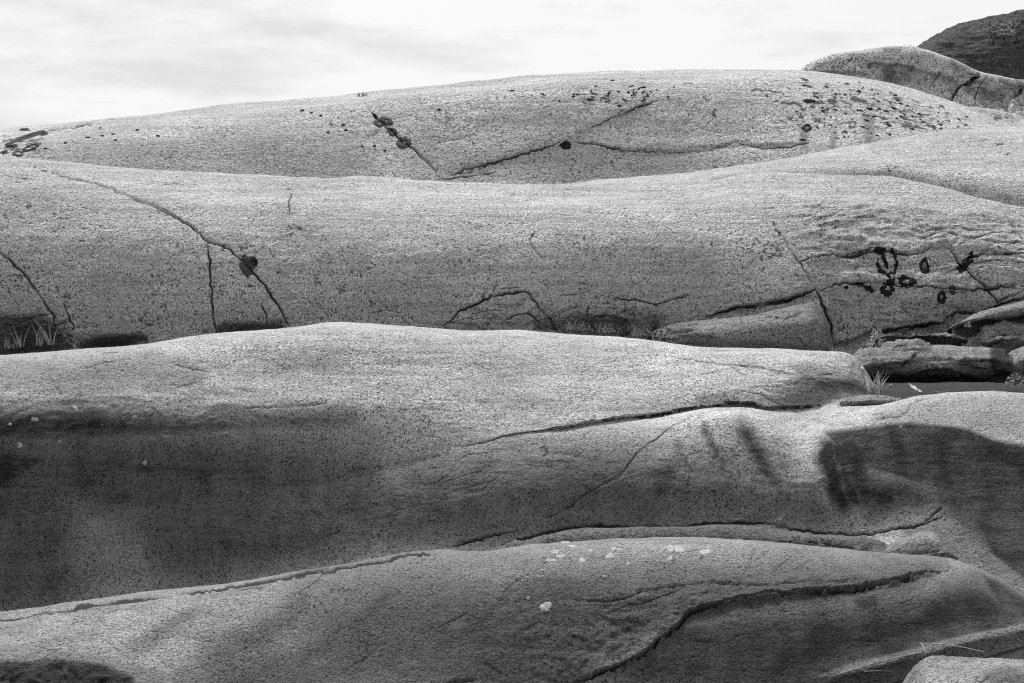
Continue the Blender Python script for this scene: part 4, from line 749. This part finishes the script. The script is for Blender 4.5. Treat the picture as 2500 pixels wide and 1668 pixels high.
# pale lichens, foreground swell
z = lambda x, y: (830 + x * 0.3617, 1200 + y * 0.3617)
PG = 'pale lichens on the foreground swell'
x_, y_ = z(1390, 780); lichen(x_, y_, 17, 14, M_lp, 'largest pale lichen disc, alone on the foreground swell', PG, rag=0.12)
x_, y_ = z(1270, 720); lichen(x_, y_, 6, 5, M_lp, 'small pale lichen dot up and left of the largest disc', PG)
x_, y_ = z(1785, 575); lichen(x_, y_, 7, 5, M_lp, 'pale lichen dot up and right of the largest disc', PG)
x_, y_ = z(2230, 385); lichen(x_, y_, 11, 9, M_lp, 'left one of the two pale discs side by side near the crest', PG)
x_, y_ = z(2290, 390); lichen(x_, y_, 13, 10, M_lp, 'right one of the two pale discs side by side near the crest', PG)
x_, y_ = z(2230, 450); lichen(x_, y_, 8, 7, M_lp, 'pale lichen just below the two side-by-side discs', PG)
lichen(1722, 1348, 15, 8, M_lp, 'pale lichen farthest right on the crest of the foreground swell', PG)
lichen(1728, 1337, 8, 3, M_lp, 'thin pale streak above the lichen farthest right on the crest', PG)
for (a, b, rx, ry) in ((1455, 408, 13, 5), (1492, 440, 12, 5), (1420, 465, 14, 5), (1570, 372, 11, 3), (1520, 343, 12, 2.5), (1635, 466, 11, 6)):
    x_, y_ = z(a, b); lichen(x_, y_, rx, ry, M_lp, {1455: 'pale lichen at the middle of the left cluster on the foreground crest', 1492: 'pale lichen at the right of the left cluster on the foreground crest', 1420: 'long pale lichen at the bottom of the left cluster on the foreground crest', 1570: 'thin pale lichen streak at the top right of the left cluster', 1520: 'pale lichen streak right on the skyline of the left cluster', 1635: 'round pale lichen standing right of the left cluster'}[a], PG, rag=0.3)
for (a, b, rx, ry) in ((1700, 395, 9, 4), (1825, 436, 12, 8), (1862, 424, 6, 4), (1850, 385, 10, 5), (1890, 392, 8, 4)):
    x_, y_ = z(a, b); lichen(x_, y_, rx, ry, M_lp, {1700: 'pale lichen farthest left in the middle cluster of the foreground crest', 1825: 'largest pale lichen in the middle cluster of the foreground crest', 1862: 'small pale lichen touching the largest of the middle cluster', 1850: 'pale lichen at the top of the middle cluster', 1890: 'pale lichen farthest right in the middle cluster'}[a], PG, rag=0.3)
for (a, b, rx, ry) in ((2005, 352, 5, 2.5), (2160, 406, 5, 4), (2052, 434, 3.5, 3), (1945, 486, 6, 5)):
    x_, y_ = z(a, b); lichen(x_, y_, rx, ry, M_lp, 'small pale lichen dot between the middle cluster and the two discs', PG)
for (a, b, rx, ry) in ((1245, 575, 9, 3), (1287, 553, 6, 2.5), (1362, 531, 6, 2.5), (1135, 603, 5, 2), (1335, 575, 8, 3), (1365, 572, 6, 2.5), (1218, 628, 2.5, 2), (1030, 690, 6, 2), (1305, 382, 3, 1.5)):
    x_, y_ = z(a, b); lichen(x_, y_, rx, ry, M_lp, {1245: 'long pale lichen fleck below the left cluster', 1287: 'pale lichen fleck right of the long fleck below the left cluster', 1362: 'topmost pale fleck of those below the left cluster', 1135: 'pale fleck on the thin crack, left of those below the left cluster', 1335: 'left one of two touching pale flecks below the left cluster', 1365: 'right one of two touching pale flecks below the left cluster', 1218: 'pinpoint pale fleck below the long fleck', 1030: 'pale fleck farthest down and left on the foreground swell', 1305: 'pinpoint pale fleck up and left of the left cluster'}[a], PG, rag=0.3)
# pale lichens, dark face of the middle swell
z2 = lambda x, y: (x * 0.3617, 850 + y * 0.3617)
DG = 'pale lichens on the dark face of the middle swell'
for (a, b, rx, ry, lb) in ((510, 408, 10, 8, 'ragged pale lichen, uppermost left on the dark stained face'), (232, 480, 10, 8, 'round pale lichen second from the left edge on the dark face'), (68, 515, 6, 5, 'pale lichen dot nearest the left edge'),
        (135, 655, 9, 9, 'round pale lichen, lower of the two near the left edge'), (400, 630, 6, 4.5, 'pale lichen dot right of the lower round one'), (910, 462, 7, 7, 'pale lichen right of the ragged one, high on the dark face'),
        (978, 773, 8, 6.5, 'oval pale lichen, lowest on the dark face'), (1715, 700, 3, 3, 'pale lichen speck, farthest right on the dark face')):
    x_, y_ = z2(a, b); lichen(x_, y_, rx, ry, M_lp, lb, DG, rag=0.16)
for (a, b) in ((1018, 352), (1220, 352), (830, 480), (1128, 562), (692, 518), (1625, 1140)):
    x_, y_ = z2(a, b); lichen(x_, y_, 3, 2, M_lp, 'tiny pale lichen speck scattered on the dark face', DG)
lichen(2199, 1042, 4, 4, M_lp, 'pale lichen dot at the upper rim of the right-hand dark staining')
# dark spots on the far ridge
SG = 'small dark lichens on the flank of the far ridge'
fl = [(2010, 185), (2180, 215), (2300, 260), (2400, 300), (2300, 318), (2130, 340), (1960, 345), (1930, 290), (1960, 240), (1910, 205)]
flp = np.array(fl, float); cnt = 0
def zone(q, big):
    col = 'left' if q[0] < 2060 else ('middle' if q[0] < 2190 else 'right')
    mid = 262 + (q[0] - 1960) * 0.09
    row = 'skyline' if q[1] < mid - 26 else ('middle' if q[1] < mid + 22 else 'lower')
    size = 'larger' if big > 0.55 else ('small' if big > 0.12 else 'tiny')
    where = {'skyline': 'near the skyline', 'middle': 'halfway down', 'lower': 'low down'}[row]
    return '%s black lichen %s on the %s of the spotted far ridge flank' % (size, where, col)
while cnt < 95:
    q = rng.uniform((1900, 180), (2420, 345))
    if poly_mask(q[None], flp, 0.5)[0] < 0.5: continue
    cnt += 1
    big = rng.random() ** 2.2
    lichen(q[0], q[1], 2.6 + 7 * big, 0.9 + 2.1 * big, M_ld if rng.random() < 0.5 else M_lg, zone(q, big), SG, rot=8 + 22 * (q[0] - 1950) / 450 + rng.normal(0, 6), rag=0.4)
lichen(1970, 312, 12, 7, M_ld, 'black lichen ring on the right flank of the far ridge', SG, hole=0.5)
lichen(1975, 247, 13, 6, M_ld, 'largest black blot high on the right flank of the far ridge', SG, rag=0.4)
SG2 = 'small dark lichens left of the far ridge summit'
for k in range(46):
    q = (rng.normal(1450, 55), rng.normal(235, 12)) if k < 26 else (rng.normal(1568, 30), rng.normal(226, 12))
    r1 = rng.uniform(3, 8) * (1 if rng.random() < 0.5 else 0.7)
    lichen(q[0], q[1], r1, rng.uniform(0.8, 1.8), M_ld if rng.random() < 0.6 else M_lg, '%s black lichen in the %s of the speckled patch below the summit' % ('long' if r1 > 5.5 else 'short', 'left part' if q[0] < 1430 else ('middle' if q[0] < 1520 else 'right part')), SG2, rot=rng.normal(8, 15), rag=0.4)
SG3 = 'small dark lichens on the left of the far ridge'
for (a, b) in ((250, 332), (282, 343), (386, 332), (335, 318), (276, 328), (214, 336), (112, 363), (160, 349), (245, 313), (801, 323), (738, 270), (760, 276), (783, 283), (838, 305), (845, 318), (1251, 222), (1495, 197), (1073, 268), (884, 357), (915, 357), (940, 368)):
    lichen(a, b, rng.uniform(4, 7), rng.uniform(1.6, 2.6), M_ld, 'small black lichen %s on the far ridge' % ('between the left edge and the skyline dip' if a < 400 else 'in the dotted row left of the steep crack' if b < 330 and a < 850 else 'just left of the grey rosettes' if a < 1000 else 'alone right of the steep crack, below the skyline'), SG3, rag=0.35)
# ------------------------------------------------------------------ plants
M_gp = plain_mat('grass_pale', 0.42, 0.3, 30)
M_gd = plain_mat('grass_dark', 0.05, 0.5, 30, spec=0.05)
M_gm = plain_mat('leaf_grey', 0.20, 0.5, 40)
M_gl = plain_mat('leaf_pale', 0.34, 0.4, 40)
M_straw = plain_mat('dry_straw', 0.20, 0.5, 25)
def root_at(px, py, d, away):
    """foot of a plant: on the rock, or clear of a steep wall by 'away' metres, or at a given distance"""
    h = hit(px, py)
    if h is None: return None
    loc = Vector(at(px, py, d)) if d else Vector(at(px, py, h[0].y - away)) - Vector((0, 0, 0.01))
    return loc, h[1], (loc - CAMV).length
def thing(name, loc, label, cat, group=None):
    o = bpy.data.objects.new(name, None); o.location = loc; o.empty_display_size = 0.05; C.objects.link(o)
    return tag(o, label, cat, group)
def tube(pts, radii, sides=4):
    V, Fc = [], []
    n = len(pts)
    for i, (p, r_) in enumerate(zip(pts, radii)):
        p = Vector(p); t_ = (Vector(pts[min(i + 1, n - 1)]) - Vector(pts[max(i - 1, 0)])).normalized()
        a = t_.cross(Vector((0.3, 1, 0.1))).normalized(); b = t_.cross(a)
        for k in range(sides):
            an = 6.2832 * k / sides; V.append(tuple(p + (a * math.cos(an) + b * math.sin(an)) * r_))
    for i in range(n - 1):
        for k in range(sides):
            k2 = (k + 1) % sides; Fc.append((i * sides + k, i * sides + k2, (i + 1) * sides + k2, (i + 1) * sides + k))
    Fc.append(tuple(range(sides))[::-1]); Fc.append(tuple(range((n - 1) * sides, n * sides)))
    return V, Fc
def blade(L_, lean, az, w, droop=0.4, n=6):
    pts = []; x = y = zc = 0.0; th = lean
    for i in range(n):
        pts.append((x, y, zc)); st_ = L_ / (n - 1)
        x += math.sin(th) * math.cos(az) * st_; y += math.sin(th) * math.sin(az) * st_; zc += math.cos(th) * st_
        th += droop / n
    return tube(pts, [w * (1 - 0.85 * (i / (n - 1)) ** 1.5) for i in range(n)], 4)
def tuft(name, px, py, hpx, nb, label, mat, spread=0.5, wpx=1.6, group=None, droop=0.5, cat='grass', basew=4, part='blade', mat2=None, d=None, away=0.0):
    h = root_at(px, py, d, away)
    if h is None: return None
    k = h[2] / F; base = h[0]
    t_ = thing(name, base, label, cat, group)
    r_ = np.random.default_rng(int(px + py * 3))
    for i in range(nb):
        v, f = blade(hpx * k * r_.uniform(0.45, 1.0), abs(r_.normal(0, spread)), r_.uniform(0, 6.28), wpx * k * 0.5 * r_.uniform(0.6, 1.2), droop * r_.uniform(0.2, 1.6))
        o = link_mesh(part, v, f, mat2 if (mat2 and r_.random() < 0.4) else mat, t_)
        o.location = (r_.normal(0, basew) * k, r_.normal(0, basew) * k, 0)
    return t_
def leaf_cloud(r_, n, rad, size, flat=1.0):
    V, Fc = [], []
    for i in range(n):
        d = r_.normal(0, 1, 3); d[2] = abs(d[2]); d /= np.linalg.norm(d) + 1e-6
        c = d * rad * r_.uniform(0.25, 1.0) ** 0.6 * np.array([1, 1, flat])
        a = r_.normal(0, 1, 3); a = a - 0.3 * d; a /= np.linalg.norm(a); b = np.cross(a, d + r_.normal(0, .4, 3)); b /= np.linalg.norm(b) + 1e-6
        s_ = size * r_.uniform(0.6, 1.3); k0 = len(V)
        nn = np.cross(a, b) * s_ * 0.25
        for q in (c - a * s_, c - b * s_ * 0.4 + nn, c + a * s_, c + b * s_ * 0.4 + nn): V.append(tuple(q))
        Fc += [(k0, k0 + 1, k0 + 2), (k0, k0 + 2, k0 + 3)]
    return V, Fc
def leafy(name, px, py, wpx, hpx, n, label, mat, group=None, stems=5, leaf=4.0, d=None, away=0.0):
    h = root_at(px, py, d, away)
    if h is None: return None
    k = h[2] / F; r_ = np.random.default_rng(int(px * 3 + py))
    t_ = thing(name, h[0], label, 'plant', group)
    v, f = leaf_cloud(r_, n, wpx * 0.5 * k, leaf * k * 0.6, hpx / (wpx * 0.5))
    lo = link_mesh('leaves', v, f, mat, t_, False); lo.location = (0, 0, 0.02 * hpx * k); lo['kind'] = 'stuff'
    for i in range(stems):
        v, f = blade(hpx * k * r_.uniform(0.6, 1.05), abs(r_.normal(0, 0.45)), r_.uniform(0, 6.28), 1.1 * k, 0.3)
        link_mesh('stem', v, f, M_gd, t_)
    return t_
def spike(name, px, py, hpx, wpx, label, group=None, lean=0.05, d=None, away=0.16):
    h = root_at(px, py, d, away)
    if h is None: return None
    k = h[2] / F; r_ = np.random.default_rng(int(px * 5 + py))
    t_ = thing(name, h[0], label, 'plant', group)
    v, f = blade(hpx * k, lean, 0.0, 1.6 * k, 0.02); link_mesh('stem', v, f, M_gd, t_)
    V, Fc = [], []
    for i in range(60):
        zz = r_.uniform(0.3, 1.0) * hpx * k; a = r_.uniform(0, 6.28); rr = wpx * 0.5 * k * r_.uniform(0.2, 1) * (1.1 - 0.6 * zz / (hpx * k))
        c = np.array([rr * math.cos(a) + zz * math.sin(lean), rr * math.sin(a), zz]); s_ = 2.0 * k * r_.uniform(0.6, 1.4); b0 = len(V)
        for q in ((1, 0, -.3), (-.5, .87, -.3), (-.5, -.87, -.3), (0, 0, 1)): V.append(tuple(c + np.array(q) * s_))
        Fc += [(b0, b0 + 1, b0 + 3), (b0 + 1, b0 + 2, b0 + 3), (b0 + 2, b0, b0 + 3), (b0, b0 + 2, b0 + 1)]
    o = link_mesh('seed_head', V, Fc, M_gd, t_, False)
    return t_
tuft('grass_tuft', 2140, 964, 66, 46, 'bright upright grass tuft in the gully, in front of the undercut boulder', M_gp, 0.42, 2.2, mat2=M_gm, basew=6)
leafy('leafy_plant', 2140, 850, 48, 46, 190, 'small leafy plant growing at the left end of the undercut boulder', M_gl, leaf=7, d=12.75)
tuft('grass_tuft', 2318, 800, 52, 26, 'dark drooping grass tuft in the niche under the oval lichen ring', M_gm, 0.45, 1.8, droop=1.0, basew=8, mat2=M_gd, away=0.22)
leafy('leafy_plant', 2362, 796, 16, 12, 40, 'tiny leafy plant beside the dark drooping grass', M_gl, leaf=6, stems=2, away=0.1)
leafy('leafy_plant', 2480, 940, 44, 34, 90, 'leafy plant in the hollow at the right edge', M_gm, leaf=9, stems=6, away=0.2)
for (a, b, hh, nb, lb) in ((20, 872, 30, 8, 'short pale grass at the left edge, in the dark hollow'), (52, 868, 48, 7, 'sparse pale grass second from the left edge in the dark hollow'), (95, 864, 44, 10, 'spreading pale grass in the middle of the dark hollow'), (122, 862, 68, 8, 'tallest pale grass in the dark hollow at left')):
    tuft('grass_tuft', a, b - 22, hh + 8, nb, lb, M_gl, 0.45, 2.4, 'pale grass in the dark hollow at left', basew=7, mat2=M_gp, away=0.3)
SPK = 'dark flower spikes at the foot of the back slope'
spike('flower_spike', 1432, 804, 58, 9, 'tallest dark flower spike at the foot of the back slope', SPK)
spike('flower_spike', 1446, 804, 32, 8, 'short dark flower spike just right of the tallest', SPK)
spike('flower_spike', 1422, 803, 30, 7, 'short dark flower spike just left of the tallest', SPK)
spike('flower_spike', 1500, 812, 46, 10, 'dark leaning flower spike between the tallest and the leafy clump', SPK, 0.14)
for (a, b, w_, h_, n_, lb, mt) in ((1420, 803, 30, 16, 60, 'low leafy plant around the tallest flower spike', M_gm), (1460, 806, 34, 18, 70, 'low leafy plant between the flower spikes', M_gd), (1490, 810, 30, 22, 70, 'leafy plant with pale flecks below the leaning spike', M_gm),
        (1530, 816, 40, 30, 100, 'dark bushy plant right of the leaning spike', M_gd), (1572, 820, 36, 22, 80, 'pale ferny plant at the left tip of the long rounded slab', M_gm), (1600, 806, 22, 34, 60, 'dark plant tucked behind the tip of the rounded slab', M_gd)):
    leafy('leafy_plant', a, b, w_, h_, n_, lb, mt, 'plants at the foot of the back slope', leaf=7, stems=4, away=0.2)
for (a, b, hh, nb, lb) in ((1398, 806, 30, 14, 'grey grass left of the flower spikes'), (1474, 811, 30, 14, 'grey grass between the flower spikes'), (1552, 820, 34, 16, 'grey grass left of the pale ferny plant')):
    tuft('grass_tuft', a, b, hh, nb, lb, M_gm, 0.5, 2.0, 'grasses at the foot of the back slope', basew=8, mat2=M_gl, away=0.3)
tuft('grass_tuft', 1446, 1284, 22, 9, 'tiny dark tuft in the crack above the long low slab', M_gd, 0.5, 1.5, basew=3, away=0.05)
tuft('grass_tuft', 884, 236, 18, 14, 'dark tuft on the skyline end of the steep far ridge crack', M_gd, 0.6, 2.0, basew=5)
tuft('grass_tuft', 182, 846, 26, 6, 'few grey blades between the two dark hollows at left', M_gl, 0.3, 1.8, basew=3, away=0.2)

def moss(x0, x1, ytop, hgt, n, label, mat, away=0.06):
    V, Fc = [], []; r_ = np.random.default_rng(int(x0) + 1000); org = None
    for i in range(n):
        px = r_.uniform(x0, x1); py = np.interp(px, *ytop) + r_.uniform(-hgt, 4) * r_.random()
        h_ = hit(px, py)
        if h_ is None or h_[0].y < 13: continue
        k = h_[2] / F; c = Vector(at(px, py, h_[0].y - away * r_.uniform(0.2, 1.0)))
        if org is None: org = c.copy()
        for q in range(3):
            a = Vector(r_.normal(0, 1, 3)); a.z = abs(a.z) * 1.3 + 0.2; a.normalize(); b = a.cross(Vector(r_.normal(0, 1, 3))).normalized()
            s_ = r_.uniform(1.5, 5.0) * k; b0 = len(V)
            for u in (-b * s_ * 0.3, b * s_ * 0.3, a * s_ * 1.6, b.cross(a) * s_ * 0.35): V.append(tuple(c - org + u))
            Fc += [(b0, b0 + 1, b0 + 2), (b0 + 1, b0 + 3, b0 + 2), (b0 + 3, b0, b0 + 2)]
    o = link_mesh('moss', V, Fc, mat, None, False); o.location = org
    return tag(o, label, 'moss', kind='stuff')
moss(1300, 1640, ((1300, 1445, 1553, 1640), (803, 812, 822, 832)), 44, 700, 'dark moss and litter along the foot of the back slope', M_gd, 0.2)
moss(1380, 1640, ((1300, 1445, 1553, 1640), (800, 808, 818, 828)), 22, 160, 'pale dead leaves lying in the moss at the foot of the back slope', M_gl, 0.26)
moss(525, 700, ((525, 690, 700), (818, 802, 800)), 26, 260, 'dark moss in the hollow below the long diagonal crack', M_gd, 0.12)
moss(185, 360, ((185, 360), (848, 835)), 22, 240, 'dark moss in the narrow hollow left of the upright crack', M_gd, 0.12)
moss(-20, 180, ((-20, 180), (864, 849)), 60, 420, 'dark moss behind the pale grass in the left hollow', M_gd, 0.14)
moss(2150, 2340, ((2150, 2340), (830, 836)), 22, 160, 'dark litter in the gap above the undercut boulder', M_gd, 0.1)
# ------------------------------------------------------------------ straws and small finds
def straw(p0, p1, wpx, label, lift=0.02, sag=0.0):
    a, b = hit(*p0), hit(*p1)
    if a is None or b is None: return
    A_, B_ = a[0] + Vector((0, 0, lift)), b[0] + Vector((0, 0, lift))
    r_ = wpx * 0.5 * a[2] / F
    bend = (B_ - A_).length * 0.03
    pts = [A_.lerp(B_, i / 8) + Vector((0, bend * math.sin(2.2 * i / 8), -sag * math.sin(math.pi * i / 8) + bend * 0.5 * math.sin(4.0 * i / 8))) for i in range(9)]
    mid = A_.copy()
    v, f = tube([p - mid for p in pts], [r_ * (1 - 0.35 * i / 8) for i in range(9)], 6)
    o = link_mesh('straw', v, f, M_straw); o.location = mid
    tag(o, label, 'straw', 'dry straws in the wet trough')
straw((2030, 1667), (2348, 1589), 4, 'longest dry straw lying across the wet trough', 0.03)
straw((2250, 1596), (2405, 1617), 3, 'dry straw crossing the longest one at a low angle', 0.05)
straw((2110, 1650), (2180, 1649), 3, 'short straw below the longest one near the bottom edge')
straw((2246, 1585), (2262, 1606), 3, 'tiny straw sticking up at the rim of the trough', 0.03)
h = hit(850, 1372)
if h:
    v, f = tube([(0, 0, -0.005), (0.001, 0, 0.012), (0, 0, 0.028)], [0.0035, 0.003, 0.004], 6)
    o = link_mesh('stalk', v, f, M_lp); o.location = h[0]; tag(o, 'tiny white stalk standing on the edge of the foreground swell', 'stalk')
h = hit(2175, 944)
if h:
    import bmesh
    bm = bmesh.new(); bmesh.ops.create_icosphere(bm, subdivisions=2, radius=0.012)
    for vv in bm.verts: vv.co *= 1 + 0.15 * math.sin(vv.co.x * 300) * math.cos(vv.co.y * 240); vv.co.z *= 0.8
    me = bpy.data.meshes.new('pebble'); bm.to_mesh(me); bm.free(); me.materials.append(M_lp)
    o = bpy.data.objects.new('pebble', me); o.location = h[0] + h[1] * 0.008; C.objects.link(o); tag(o, 'small round pale pebble right of the bright grass tuft', 'pebble')
